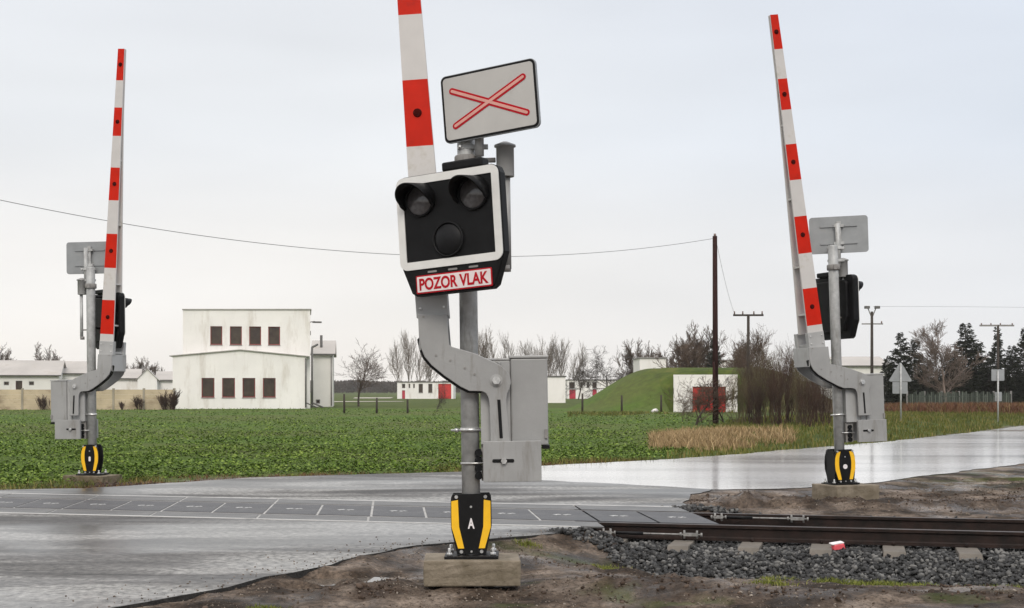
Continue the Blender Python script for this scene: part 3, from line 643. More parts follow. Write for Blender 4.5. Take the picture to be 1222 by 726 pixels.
CR = [(-.645, .52), (-.404, .52), (-.387, .28), (-.365, .265), (-.333, .256), (-.172, .21), (0, .135), (.05, .108), (.085, .075), (.115, .03), (.122, -.02), (.110, -.065), (.09, -.105), (.082, -.16), (.097, -.36), (.107, -.48),
      (-.054, -.48), (-.06, -.18), (-.068, -.135), (-.086, -.10), (-.118, -.084), (-.226, -.08), (-.30, -.045), (-.43, .04), (-.5375, .124), (-.595, .19), (-.625, .26), (-.64, .34)]
def barrier(loc, lean, th, h, up, su, zp, phi, lp, sp, label, front, guard, pipe, rb=.165, al=1., cs=0.):
    """th: turn of the mechanism; h: +1 cabinet right / -1 left; up, zp: pivot; lp, sp: light and sign placement"""
    root = empty('level_crossing_barrier', loc, (0, R(lean), 0)); tag(root, label, 'level crossing barrier', 'raised barriers of the level crossing')
    G, P1, P2 = M_['galv'], M_['paint'], M_['paint2']
    MY = Matrix.Rotation(R(-th), 4, 'Z'); X_ = lambda u: u*h
    # post
    mb = MB(); mb.lathe([(.072, .01), (.072, 3.36), (.066, 3.38), (.066, 3.42), (.06, 3.44)], G, seg=28)
    post = mb.build('post', root)
    mb = MB(); mb.lathe([(.088, 3.08), (.095, 3.09), (.095, 3.15), (.088, 3.16)], M_['trim']); mb.bb(-.02, .02, -.12, -.08, 3.085, 3.155, M_['trim']); mb.build('collar', post)
    mb = MB()
    mb.lathe([(.080, .985), (.080, 1.015)], M_['bolt'], seg=20); mb.cyl((-.15, -.06, 1.0), (.12, -.06, 1.0), .009, M_['bolt'], seg=8); mb.cyl((-.12, -.06, 1.0), (-.09, -.06, 1.0), .02, M_['bolt'], seg=6); mb.build('pipe_clamp', post, MY)
    # tube that carries the sign
    xs = .105*h if front < 0 else .09*h
    mb = MB(); ty = sp[1]*.42; mb.cyl((xs, ty, 3.14), (xs, ty, 3.76), .036, G, seg=18)
    mb.build('sign_tube', root)
    mb = MB()
    for z in (3.22, 3.40): mb.box((xs*.5, sp[1]*.2, z), (.24, .05, .035), G); mb.cyl((xs*.5-.1, sp[1]*.2-.05, z), (xs*.5-.1, sp[1]*.2+.05, z), .012, M_['bolt'], seg=8)
    mb.build('tube_bracket', root, bevel=.004)
    # foot
    mb = MB(); mb.box((0, 0, .012), (.42, .36, .024), M_['black'])
    for dx in (-.17, .17):
        for dy in (-.13, .13): mb.cyl((dx, dy, .02), (dx, dy, .085), .013, M_['bolt'], seg=8); mb.cyl((dx, dy, .026), (dx, dy, .048), .026, M_['bolt'], seg=6)
    mb.build('base_plate', root, Matrix.Rotation(R(-guard[0]), 4, 'Z'), bevel=.004)
    gd = MB(); hw = guard[1]; dd = guard[2]
    prof_ = [(hw*.90, .50), (hw*.98, .475), (hw, .44), (hw, .235), (hw*.72, .03)]
    if dd > .19: prof_ = [(hw*.66, .505), (hw*.80, .485), (hw*.95, .40), (hw, .31), (hw*.98, .22), (hw*.70, .03)]
    o_ = prof_+[(-x, z) for x, z in prof_[::-1]]
    gd.prism(o_, -dd/2, -dd/2+.02, M_['black']); gd.prism(o_, dd/2-.02, dd/2, M_['black'])
    if dd > .2:     # side shields
        for sgn in (-1, 1):
            q = [(-dd*.36, .49), (-dd*.55, .38), (-dd*.6, .28), (-dd*.55, .18), (-dd*.40, .03), (dd*.40, .03), (dd*.55, .18), (dd*.6, .28), (dd*.55, .38), (dd*.36, .49)]
            gd.prism([(x*.8, z) for x, z in q], -.012, 0, M_['black'], M=Matrix.Translation((sgn*hw*.93, 0, 0)) @ Matrix.Rotation(R(90), 4, 'Z'))
    else: gd.box((0, 0, .25), (hw*1.1, dd-.02, .4), M_['black'])
    for sgn in (-1, 1):
        yl_ = [(hw*.64, .455), (hw*.97, .445), (hw*.97, .24), (hw*.66, .075), (hw*.36, .075), (hw*.60, .245)] if dd < .19 else [(hw*.42, .475), (hw*.74, .475), (hw*.93, .39), (hw*.98, .30), (hw*.95, .22), (hw*.68, .075), (hw*.38, .075), (hw*.58, .24), (hw*.60, .32), (hw*.56, .39)]
        gd.prism([(sgn*x, z) for x, z in yl_], -dd/2-.006, -dd/2+.002, M_['yellow'])
        for z_ in (.478, .05): gd.cyl((sgn*hw*(.72 if z_ > .2 else .5), -dd/2-.014, z_), (sgn*hw*(.72 if z_ > .2 else .5), -dd/2+.004, z_), .014, M_['bolt'], seg=8)
    for z_ in (.40, .05): gd.cyl((0, -dd/2-.010, z_), (0, -dd/2+.004, z_), .009, M_['bolt'], seg=8)
    if guard[3] == 'A':
        me = text_mesh('A'); gd.add_mesh(me, Matrix.Translation((0, -dd/2-.004, .27)) @ Matrix.Rotation(R(90), 4, 'X') @ Matrix.Diagonal((.052, .082, .6, 1)), M_['markwhite'])
    elif guard[3] == 'disc': gd.cyl((.0, -dd/2-.006, .26), (.0, -dd/2+.002, .26), .034, M_['markwhite'], seg=20)
    else: gd.prism(rounded(-.017, .017, .23, .31, .016), -dd/2-.005, -dd/2+.002, M_['markwhite'])
    gd.build('foot_guard', root, Matrix.Rotation(R(-guard[0]), 4, 'Z'))
    # cabinet
    X_0 = X_; X_ = lambda u: (u+cs)*h
    c = MB(); c.bb(X_(.40), X_(.69), -.10, .30, .875, 1.555, P1)
    cab = c.build('cabinet', root, MY, bevel=.012)
    c = MB(); c.bb(X_(.392), X_(.698), -.108, .308, 1.557, 1.578, P2); c.build('cabinet_lid', cab, bevel=.006)
    c = MB(); c.bb(X_(.66), X_(.685), -.118, -.101, .93, 1.0, M_['trim']); c.bb(X_(.645), X_(.70), -.10, .1, .845, .874, M_['black']); c.build('lock', cab)
    c = MB(); c.bb(X_(.085-cs), X_(.398), -.085, .285, .885, 1.54, P2); c.bb(X_(.08-cs), X_(.399), -.09, .29, 1.54, 1.56, P2)
    c.bb(X_(.30), X_(.325), -.10, -.086, .9, 1.53, P1)
    c.build('drive_housing', root, MY, bevel=.02)
    c = MB(); c.bb(X_(.085-cs), X_(.20), -.05, .16, .60, .883, M_['trim'])
    for z in (.64, .70, .76, .82): c.cyl((X_(.14), -.09, z), (X_(.14), .1, z), .03, M_['blackp'], seg=12)
    c.cyl((X_(0), -.085, .74), (X_(.22), -.085, .74), .008, M_['bolt'], seg=8)
    c.build('buffer_spring', root, MY)
    X_ = X_0
    # crank fork: two plates joined by the end box
    d = .46; a = .155
    k = MB(); out_ = [(X_(up+u*su), zp+z) for u, z in CR]
    k.prism(out_, -a-.02, -a, P1); k.prism(out_, d-a, d-a+.02, P1)
    uL, uR = up-.645*su, up-.404*su
    k.bb(X_(uL+.004), X_(uL+.02), -a+.001, d-a-.001, zp+.24, zp+.515, P2)
    k.bb(X_(uL+.021), X_(uR-.004), -a+.001, d-a-.001, zp+.495, zp+.515, P2)
    k.bb(X_(uR-.02), X_(uR-.004), -a+.001, d-a-.001, zp+.30, zp+.494, P1)
    crank = k.build('crank_arm', root, MY, bevel=.005)
    k = MB()       # dark rubber strip along the lower edge
    low = CR[20:]
    rim_o = [(X_(up+(u-.016)*su), zp+z-.014) for u, z in low]; rim_i = [(X_(up+(u+.004)*su), zp+z+.004) for u, z in low]
    for (p0, p1, q0, q1) in zip(rim_o, rim_o[1:], rim_i, rim_i[1:]): k.prism([p0, p1, q1, q0], -a+.004, -a+.05, M_['black'])
    k.build('edge_strip', crank)
    k = MB()
    for yy in (-a-.02, d-a+.02):
        sg = -1 if yy < 0 else 1
        k.cyl((X_(up), yy+sg*.008, zp), (X_(up), yy, zp), .048, P2); k.cyl((X_(up), yy+sg*.035, zp), (X_(up), yy+sg*.004, zp), .034, M_['bolt'], seg=6)
    for u, z in ((-.50, .20), (-.38, .16), (-.18, .05), (-.26, .10), (-.60, .5)): k.cyl((X_(up+u*su), -a-.026, zp+z), (X_(up+u*su), -a-.018, zp+z), .009, M_['trim'], seg=8)
    k.build('pivot_bolt', crank)
    k = MB(); k.prism([(X_(up+u), zp+z) for u, z in ((.005, -.15), (.03, -.15), (.045, -.45), (.02, -.45))], -a-.023, -a-.018, M_['black']); k.build('slot', crank)
    k = MB(); k.bb(X_(up-.11), X_(up+.34), d-a+.024, d-a+.075, .60, .915, P1); k.build('counterweight', root, MY, bevel=.004)
    k = MB(); k.bb(X_(up-.11), X_(up+.34), -a-.075, -a-.024, .60, .915, P1); cw = k.build('counterweight', root, MY, bevel=.004)
    k = MB(); k.prism(rounded(*sorted((X_(up-.04), X_(up+.13))), .75, .777, .012), -a-.079, -a-.073, M_['black']); k.cyl((X_(up+.05), -a-.105, .763), (X_(up+.05), -a-.07, .763), .024, M_['bolt'], seg=6); k.build('adjusting_bolt', cw)
    # arm
    bc = up-.5245*su; zb = zp+.50
    lm = Matrix.Translation((X_(bc), 0, zb)) @ Matrix.Rotation(R(-phi*h), 4, 'Y')
    k = MB(); k.bb(-.125, .125, -a+.01, -a+.10, .0, .235, P2); k.bb(-.125, .125, d-a-.09, d-a-.01, .0, .235, P2)
    k.bb(-.105, .105, -a+.10, d-a-.09, .03, .07, P2)
    for z in (.07, .18):
        for x in (-.09, .09): k.cyl((x, -a-.002, z), (x, -a+.02, z), .012, M_['bolt'], seg=6)
    k.build('arm_bracket', root, MY @ lm, bevel=.005)
    bands = [(.22, .34, 'w'), (.34, .88, 'r'), (.88, 1.39, 'w'), (1.39, 1.93, 'r'), (1.93, 2.46, 'w'), (2.46, 2.98, 'r'), (2.98, 3.48, 'w'), (3.48, 3.93, 'r'), (3.93, 4.36, 'w'), (4.36, 4.86, 'r')]
    bands = [(z0 if z0 == .22 else z0*al, z1*al, c_) for z0, z1, c_ in bands]; AL = al
    wid = lambda z: .240+(.118-.240)*(z-.2)/4.66
    k = MB(); y0 = lambda z: -a+.014+.02*(z/4.86); yb = lambda z: rb+(-a+.075-rb)*min(1, z/3.9)**.8
    for z0, z1, c_ in bands:
        m_ = M_['white'] if c_ == 'w' else M_['red']
        for (ya, yb_, mm_) in ((lambda z: y0(z), lambda z: y0(z)+.028, m_), (lambda z: yb(z), lambda z: yb(z)+.028, M_['white'])):
            vv = []
            for z in (z0, z1):
                w_ = wid(z)/2
                for x, y in ((-w_, ya(z)), (w_, ya(z)), (w_, yb_(z)), (-w_, yb_(z))): vv.append(k.bm.verts.new((x, y, z)))
            fs = [k.bm.faces.new([vv[i] for i in q]) for q in ((0, 1, 5, 4), (1, 2, 6, 5), (2, 3, 7, 6), (3, 0, 4, 7))]
            k._fin(fs, M_['white']); fs[0].material_index = k.mi(mm_)
            if mm_ is m_ and c_ == 'r': fs[0].material_index = k.mi(M_['red']); fs[2].material_index = k.mi(M_['red'])
            if z0 == .22: k._fin([k.bm.faces.new(vv[3::-1])], M_['white'])
            if abs(z1-4.86*al) < 1e-4: k._fin([k.bm.faces.new(vv[4:])], M_['white'])
    for z in (.5, 1.18, 2.15, 3.2, 4.2, 4.80*al): k.bb(-wid(z)/2+.01, wid(z)/2-.01, y0(z)+.028, yb(z), z-.012, z+.012, M_['white'])
    arm = k.build('barrier_arm', root, MY @ lm @ Matrix.Diagonal((1, 1, 1, 1)))
    for z0, z1, c_ in bands:
        if c_ == 'r':
            k = MB(); zc = z0+(z1-z0)*.5; k.cyl((0, y0(zc)-.012, zc), (0, y0(zc)+.004, zc), .03, M_['rubberd'], r1=.036, seg=18); k.cyl((0, y0(zc)-.018, zc), (0, y0(zc)-.011, zc), .016, M_['rubberd'], seg=12); k.build('arm_lamp', arm)
    # warning light
    ML = Matrix.Translation(lp[:3]) @ Matrix.Rotation(R(lp[3] if front < 0 else lp[3]), 4, 'Z') @ Matrix.Rotation(R(lp[4]), 4, 'Y')
    W, H = .455, .363
    k = MB(); body = rounded(-W, W, -H, H, .07)
    low_ = [(-W, -H+.07), (-W*.80, -H-.17), (-W*.72, -H-.195), (W*.72, -H-.195), (W*.80, -H-.17), (W, -H+.07), (W, H-.07), (W-.02, H-.02), (W-.07, H), (-W+.07, H), (-W+.02, H-.02), (-W, H-.07)]
    k.prism(low_, 0, .10, M_['black']); k.prism([(x*.8, z*.8) for x, z in low_], .10, .16, M_['black']); k.bb(-.05, .30, .02, .14, H, H+.07, M_['black'])
    wl = k.build('warning_light', root, ML, bevel=.015)
    k = MB(); k.ring2(rounded(-W+.008, W-.008, -H+.008, H-.008, .065), rounded(-W+.068, W-.068, -H+.068, H-.068, .006), -.008, .001, M_['frame']); k.build('white_border', wl)
    for cx, cz, rr, mm in ((-.24, .165, .112, 'lens'), (.225, .16, .112, 'lens'), (-.008, -.155, .118, 'lensd')):
        k = MB(); Ms = Matrix.Translation((cx, 0, cz)) @ Matrix.Rotation(R(90), 4, 'X')
        k.lathe([(rr, -.002), (rr, .012), (rr*.93, .016), (rr*.8, .024), (rr*.45, .036), (.005, .042)], M_[mm], M=Ms, seg=32)
        k.build('lamp_lens', wl)
        k = MB(); Mr = Matrix.Translation((cx, 0, cz)) @ Matrix.Rotation(R(90), 4, 'X')
        n = 36; rg = []
        for (q, z) in ((rr+.002, 0), (rr+.002, .022), (rr+.014, .022), (rr+.014, 0)): rg.append([k.bm.verts.new(Mr @ Vector((q*math.cos(2*math.pi*i/n), q*math.sin(2*math.pi*i/n), z))) for i in range(n)])
        for A_, B_ in zip(rg, rg[1:]): k._fin([k.bm.faces.new((A_[i], A_[(i+1) % n], B_[(i+1) % n], B_[i])) for i in range(n)], M_['black'], True)
        k.build('lamp_ring', wl)
        if mm == 'lens':      # hood over the upper half
            k = MB(); n = 22; g_ = []
            for q, off in ((rr+.024, 0), (rr+.014, 0)):
                for yy in (0, 1):
                    row = []
                    for i in range(n+1):
                        t = math.pi*(-.10+1.20*i/n); ln = .22*(.35+.65*max(0, math.sin(t))**.6) if 0 < i < n else .03
                        row.append(k.bm.verts.new((cx+q*math.cos(t), -(ln if yy else -.001), cz+q*math.sin(t)-(.025 if yy else 0))))
                    g_.append(row)
            for A_, B_ in ((g_[0], g_[1]), (g_[3], g_[2]), (g_[1], g_[3]), (g_[2], g_[0])): k._fin([k.bm.faces.new((A_[i], A_[i+1], B_[i+1], B_[i])) for i in range(n)], M_['black'], True)
            k.build('visor', wl)
    k = MB(); px0, px1, pz0, pz1 = -.315, .345, -H-.178, -H-.040
    k.prism(rounded(px0, px1, pz0, pz1, .008, 3), -.006, .001, M_['redp']); k.prism(rounded(px0+.010, px1-.010, pz0+.010, pz1-.010, .006, 3), -.0085, -.003, M_['plate'])
    me = text_mesh('POZOR VLAK'); k.add_mesh(me, Matrix.Translation(((px0+px1)/2, -.009, (pz0+pz1)/2)) @ Matrix.Rotation(R(90), 4, 'X') @ Matrix.Diagonal((.60, .092, .4, 1)), M_['redp'])
    k.build('name_plate', wl)
    k = MB()
    for x in (-.17, .01, .19): k.prism(rounded(x-.04, x+.04, -H-.026, -H-.012, .006, 3), -.003, .001, M_['trim'])
    k.build('vent_slot', wl)
    # arm from post to the light
    k = MB(); e = Vector((lp[0], lp[1], 0)); nrm = (Matrix.Rotation(R(lp[3]), 4, 'Z') @ Vector((0, .13, 0)))
    for z in (lp[2]+.30, lp[2]-.22): k.cyl((0, 0, z), (e.x+nrm.x, e.y+nrm.y, z), .022, M_['black'], seg=12)
    k.build('light_bracket', root)
    # bell pipe with cap
    k = MB(); x, y = pipe
    k.lathe([(.026, 2.26), (.026, 2.985)], M_['galv' if front > 0 else 'paint'], c=(x+.012*h, y, 0), seg=16); k.lathe([(.068, 2.985), (.07, 2.99), (.07, 3.215), (.085, 3.22), (.085, 3.235), (.02, 3.262)], M_['paint'], c=(x, y, 0), seg=20)
    k.lathe([(.034, 2.24), (.034, 2.29)], M_['trim'], c=(x, y, 0), seg=16)
    bell = k.build('warning_bell', root)
    k = MB(); k.cyl((0, 0, 3.12), (x*.75, y*.75, 3.12), .02, M_['trim'], seg=10); k.cyl((x, y-.0, 2.40), (0, 0, 2.40), .012, M_['trim'], seg=8); k.build('bell_bracket', bell)
    # cross sign
    MS = Matrix.Translation(sp[:3]) @ Matrix.Rotation(R(sp[3]), 4, 'Z') @ Matrix.Rotation(R(sp[4]), 4, 'Y')
    k = MB(); k.prism(rounded(-.415, .415, -.265, .265, .045), -.001, .022, M_['signback'])
    for z in (.125, -.125): k.bb(-.26, .26, .022, .04, z-.012, z+.012, M_['signback'])
    k.bb(-.03, .03, .04, .07, -.2, .19, M_['galv'])
    for z in (.125, -.125): k.bb(-.07, .07, .03, .085, z-.02, z+.02, M_['galv'])
    sg = k.build('cross_sign', root, MS)
    k = MB(); k.prism(rounded(-.410, .410, -.260, .260, .042), -.005, 0, M_['black']); k.prism(rounded(-.393, .393, -.243, .243, .030), -.008, -.003, M_['board'])
    def bar(x0, z0, x1, z1, w_, ya, yb_, m):
        dx, dz = x1-x0, z1-z0; l_ = math.hypot(dx, dz); ux, uz = dx/l_, dz/l_; an = math.atan2(uz, ux); pts = []
        for (cx, cz, s0) in ((x1, z1, -90), (x0, z0, 90)):
            for i in range(9): t = an+R(s0+180*i/8); pts.append((cx+w_*math.cos(t), cz+w_*math.sin(t)))
        k.prism(pts, ya, yb_, m)
    B1 = (-.315, .135, .315, -.14); B2 = (-.305, -.14, .305, .135)
    bar(*B1, .026, -.0105, -.006, M_['redp']); bar(*B2, .026, -.0112, -.006, M_['redp'])
    bar(*B1, .011, -.0125, -.010, M_['pink']); bar(*B2, .011, -.0135, -.0105, M_['pink'])
    k.build('sign_face', sg)
    return root
Y1, Y2, Y3 = 10.9, 19.9, 22.85
n1_ = at(563.2, 664.5, Y1); n2_ = at(1003, 578, Y2); n3_ = at(110.4, 567, Y3)
foundation(n1_+Vector((.0, .0, 0)), R(2), 'square concrete block carrying the barrier marked with a letter A', (.75, .52, .2))
foundation(n2_+Vector((.07, 0, 0)), R(24), 'concrete block under the right barrier beside the bare earth', (.74, .6, .3))
foundation(n3_+Vector((0, 0, 0)), R(-18), 'mossy concrete block under the left barrier at the field edge', (.76, .56, .3), 'mossc')
barrier(n1_, -.79, -1, 1, .21, .93, 1.386, 3.5, (-.125, -.50, 2.605, -28, -3.0), (.19, -.24, 3.535, -27, -4.0),
        'nearest barrier, seen from the front with POZOR VLAK light and red cross sign', -1, (0, .158, .16, 'A'), (.305, -.03), .10, .96, -.078)
barrier(n2_, -1.86, -15, 1, .30, 1.27, 1.46, 6.0, (.134, .35, 2.65, 117, 0), (.121, .13, 3.60, 170, 0),
        'barrier on the right before the bushes, seen from behind with its arm leaning left', 1, (-16, .165, .30, 'disc'), (.16, .10), .165, .98)
barrier(n3_, -.55, 12, -1, .204, 1.03, 1.466, 3.6, (.25, .30, 2.65, 135, 0), (-.035, .13, 3.60, 172, 0),
        'barrier at the left beside the green field, seen from behind, cabinet on its left', 1, (8, .150, .20, 'oval'), (-.16, .05), .165, 1.033)

# ------------------------------------------------------------------ buildings
def quad(mb, P, m): mb._fin([mb.bm.faces.new([mb.bm.verts.new(p) for p in P])], m)
def holed_wall(mb, x0, x1, z0, z1, y, holes, m, depth=.22, M=None):
    """front wall facing -y with openings that have real reveals"""
    xs = sorted({x0, x1, *[h[0] for h in holes], *[h[1] for h in holes]}); zs = sorted({z0, z1, *[max(z0, h[2]) for h in holes], *[h[3] for h in holes]})
    for a, b in zip(xs, xs[1:]):
        for c, d in zip(zs, zs[1:]):
            if any(h[0] <= (a+b)/2 <= h[1] and h[2] <= (c+d)/2 <= h[3] for h in holes): continue
            quad(mb, [(a, y, c), (b, y, c), (b, y, d), (a, y, d)], m)
    for a, b, c, d in holes:
        c = max(c, z0)
        quad(mb, [(a, y, c), (a, y, d), (a, y+depth, d), (a, y+depth, c)], m); quad(mb, [(b, y, c), (b, y+depth, c), (b, y+depth, d), (b, y, d)], m)
        quad(mb, [(a, y, d), (b, y, d), (b, y+depth, d), (a, y+depth, d)], m); quad(mb, [(a, y, c), (a, y+depth, c), (b, y+depth, c), (b, y, c)], m)
def opening(root, h, y, kind, ox):
    a, b, c, d = h
    if kind.startswith('door'):
        mb = MB(); mb.bb(a+.002, b-.002, y+.12, y+.17, c, d-.002, M_[{'door_red': 'doorred', 'door_dark': 'doordk', 'door_brown': 'pane'}[kind]])
        n = max(1, int((b-a)/1.0))
        for i in range(n+1):
            x = a+(b-a)*i/n; mb.bb(x-.03, x+.03, y+.105, y+.119, c, d-.01, M_['winred'])
        mb.build('door', root); return
    mb = MB(); t = .07; fm = M_['winred'] if kind == 'win_red' else M_['trim']
    for q in ((a, a+t, c, d), (b-t, b, c, d), (a+t, b-t, c, c+t), (a+t, b-t, d-t, d)): mb.bb(q[0]+.001, q[1]-.001, y+.10, y+.16, q[2]+.001, q[3]-.001, fm)
    f = mb.build('window', root)
    mb = MB(); mb.bb(a+t, b-t, y+.13, y+.15, c+t, d-t, M_['pane']); mb.build('pane', f)
    if b-a > .7:
        mb = MB(); mb.bb(a-.03, b+.03, y-.05, y-.001, c-.06, c-.002, M_['trim']); mb.build('sill', f)
def rect(px0, px1, py0, py1, Y): return (xa(px0, Y), xa(px1, Y), at(0, py1, Y).z, at(0, py0, Y).z)
def house(name, px0, px1, Y, depth, z0, ztop, label, cat, wins=(), roof=('flat',), wm='wall', group=None):
    x0, x1 = xa(px0, Y), xa(px1, Y); ox = (x0+x1)/2
    root = empty(name, (ox, Y, z0)); tag(root, label, cat, group); inv = Matrix.Translation((-ox, -Y, -z0))
    mb = MB(); holes = [rect(*w_[:4], Y) for w_ in wins]; W = M_[wm]
    holed_wall(mb, x0, x1, z0, ztop, Y, holes, W)
    y1 = Y+depth
    quad(mb, [(x1, Y, z0), (x1, y1, z0), (x1, y1, ztop), (x1, Y, ztop)], W); quad(mb, [(x0, y1, z0), (x0, Y, z0), (x0, Y, ztop), (x0, y1, ztop)], W); quad(mb, [(x1, y1, z0), (x0, y1, z0), (x0, y1, ztop), (x1, y1, ztop)], W)
    if roof[0] == 'front_gable':         # shallow gable facing the viewer
        for yy in (Y, y1): quad(mb, [(x0, yy, ztop), (x1, yy, ztop), (ox, yy, ztop+roof[1])], W) if yy == Y else quad(mb, [(x1, yy, ztop), (x0, yy, ztop), (ox, yy, ztop+roof[1])], W)
    if roof[0] == 'side_gable':
        for xx in (x0, x1): quad(mb, [(xx, Y, ztop), (xx, y1, ztop), (xx, (Y+y1)/2, ztop+roof[1])], W)
    bmesh.ops.remove_doubles(mb.bm, verts=mb.bm.verts, dist=.001); mb.bm.transform(inv); mb.build('wall', root, recalc=False)
    mb = MB(); e = .25
    if roof[0] == 'flat':
        if roof[-1] == 'wall': e = .02
        mb.bb(x0-e*.5, x1+e*.5, Y-e*.5, y1+e*.5, ztop+.002, ztop+.14, M_[roof[1] if len(roof) > 1 else 'trim'])
    elif roof[0] == 'front_gable':
        t = .07; hh = roof[1]
        mb.prism([(x0-e, ztop-e*hh/((x1-x0)/2)+.003), (ox, ztop+hh+.003), (x1+e, ztop-e*hh/((x1-x0)/2)+.003), (x1+e, ztop-e*hh/((x1-x0)/2)+t), (ox, ztop+hh+t), (x0-e, ztop-e*hh/((x1-x0)/2)+t)], Y-e*.6, y1+e, M_[roof[2]])
    else:
        t = .12; hh = roof[1]; ym = (Y+y1)/2; k = hh/(depth/2)
        Mr = Matrix.Rotation(R(90), 4, 'Z')
        pts = [(Y-e, ztop-e*k+.003), (ym, ztop+hh+.003), (y1+e, ztop-e*k+.003), (y1+e, ztop-e*k+t), (ym, ztop+hh+t), (Y-e, ztop-e*k+t)]
        mb.prism(pts, -(x1+e), -(x0-e), M_[roof[2]], M=Mr)
        mb.bb(x0-e, x1+e, Y-e-.12, Y-e-.005, ztop-e*k-.02, ztop-e*k+.12, M_['roofd'])
    mb.bm.transform(inv); mb.build('roof', root)
    for w_ in wins: opening_root(root, rect(*w_[:4], Y), Y, w_[4], ox, z0)
    if px1 < 450 and name != 'white_building': root.rotation_euler = (0, 0, min(R(14), math.atan2(-x1, Y)*.9))
    return root, inv
def opening_root(root, h, Y, kind, ox, z0):
    before = set(bpy.data.objects); opening(root, (h[0]-ox, h[1]-ox, max(h[2]-z0, 0.02), h[3]-z0), 0, kind, 0)
def px(*a): return a
# main white building, two volumes one behind the other
YB = 112.
root, inv = house('white_building', 208, 365, YB, 9, gz(xa(285, YB), YB), at(0, 425.5, YB).z, 'two storey white rendered building with four windows on each level', 'building',
    wins=[(px_, px_+15, 451.3, 474.5, 'win_red') for px_ in (241.5, 265.5, 289.3, 313.3)], roof=('front_gable', .5, 'trimp'))
ox, z0 = root.location.x, root.location.z
up0 = MB(); Yu = YB+1.2; x0, x1 = xa(222.5, Yu), xa(372, Yu); zt = at(0, 370.5, Yu).z
hs = [rect(a, a+14, 389.7, 411.7, Yu) for a in (254.3, 277.2, 299.8, 322.2)]
holed_wall(up0, x0, x1, 3.6, zt, Yu, hs, M_['wall'])
quad(up0, [(x1, Yu, 0), (x1, Yu+8, 0), (x1, Yu+8, zt), (x1, Yu, zt)], M_['wall']); quad(up0, [(x0, Yu+8, 0), (x0, Yu, 0), (x0, Yu, zt), (x0, Yu+8, zt)], M_['wall']); quad(up0, [(x1, Yu+8, 0), (x0, Yu+8, 0), (x0, Yu+8, zt), (x1, Yu+8, zt)], M_['wall'])
quad(up0, [(xa(365, YB)+.01, Yu, 0), (x1, Yu, 0), (x1, Yu, 3.6), (xa(365, YB)+.01, Yu, 3.6)], M_['wall'])
up0.bm.transform(inv); up0.build('upper_wall', root, recalc=False)
mb = MB(); mb.prism([(x0-.06, zt+.003), (x1+.1, zt+.10), (x1+.1, zt+.17), (x0-.06, zt+.07)], Yu-.1, Yu+8.1, M_['trimp']); mb.prism([(x0, zt), (x1, zt), (x1, zt+.1)], Yu+.01, Yu+8, M_['wall']); mb.bm.transform(inv); mb.build('upper_roof', root)
for h_ in hs: opening(root, (h_[0]-ox, h_[1]-ox, h_[2]-z0, h_[3]-z0), Yu-YB, 'win_red', 0)
for pxs, r_, zt_ in ((364, .06, 4.0), (371.5, .09, 5.0)):
    mb = MB(); x = xa(pxs, YB)-ox; mb.cyl((x, -.12, .1), (x, -.12, zt_), r_, M_['roofd'], seg=8); mb.cyl((x, -.12, zt_), (x+.45*(r_ > .07), 0.3, zt_+.25), r_, M_['roofd'], seg=8); mb.cyl((x, -.12, .5), (x+.9, -.3, .1), r_*.8, M_['roofd'], seg=8); mb.build('downpipe', root)
mb = MB(); x = x1-ox; z = at(0, 384, Yu).z-z0
mb.cyl((x, 1.2, z), (x+.35, 1.0, z+.05), .04, M_['trim'], seg=8); mb.box((x+.55, .9, z-.02), (.75, .4, .12), M_['roofd'], M=None); mb.box((x-.0+.02, 1.2, z-.9), (.05, .3, .35), M_['roofd']); mb.build('floodlight', root)
root.rotation_euler = (0, 0, R(8.5))
# narrow building behind its right side
rootn, invn = house('white_annexe', 374, 397, 126, 9, 0, at(0, 423, 126).z, 'narrow white annexe with pale pitched roof right of the two storey building', 'building', wins=[(377, 382, 477, 482, 'win')], roof=('side_gable', 1.3, 'roofg'), wm='wall2')
mb = MB(); mb.cyl((-.2, 2, 4.8), (-.2, 2, 6.6), .12, M_['roofd'], seg=8); mb.build('flue_pipe', rootn)
mb = MB(); mb.cyl((.75, -.1, .1), (.75, -.1, 4.6), .06, M_['trim'], seg=8); mb.build('downpipe', rootn)
# long low buildings at the left
Yl = 160.
house('low_building', -110, 66, Yl, 12, 0, at(0, 448, Yl).z, 'long low white building with pale grey roof behind the concrete fence, far left', 'building', wins=[(3, 9, 455.5, 460, 'win'), (16.5, 24, 454.5, 466, 'door_brown'), (31.5, 37.5, 455.3, 460, 'win')], roof=('side_gable', 1.75, 'roofg'), wm='wall2')
house('white_shed', 67, 106, 168, 11, 0, at(0, 446, 168).z, 'pale shed with light roof joining the long low building on its right', 'shed', roof=('side_gable', 1.5, 'roofg'))
house('low_hall', 106, 165, 175, 10, 0, at(0, 452, 175).z, 'low white hall with dark eaves just right of the left barrier', 'building', roof=('side_gable', 1.2, 'roofg'))
house('small_gabled_house', 164.5, 187, 171, 8, 0, at(0, 452, 171).z, 'small white house with its pointed gable end towards the field', 'house', roof=('front_gable', 1.15, 'roofg'))
house('low_outbuilding', 187.5, 215, 178, 10, 0, at(0, 454, 178).z, 'low outbuilding between the pointed gable and the two storey building', 'outbuilding', roof=('side_gable', 1.1, 'roofg'))
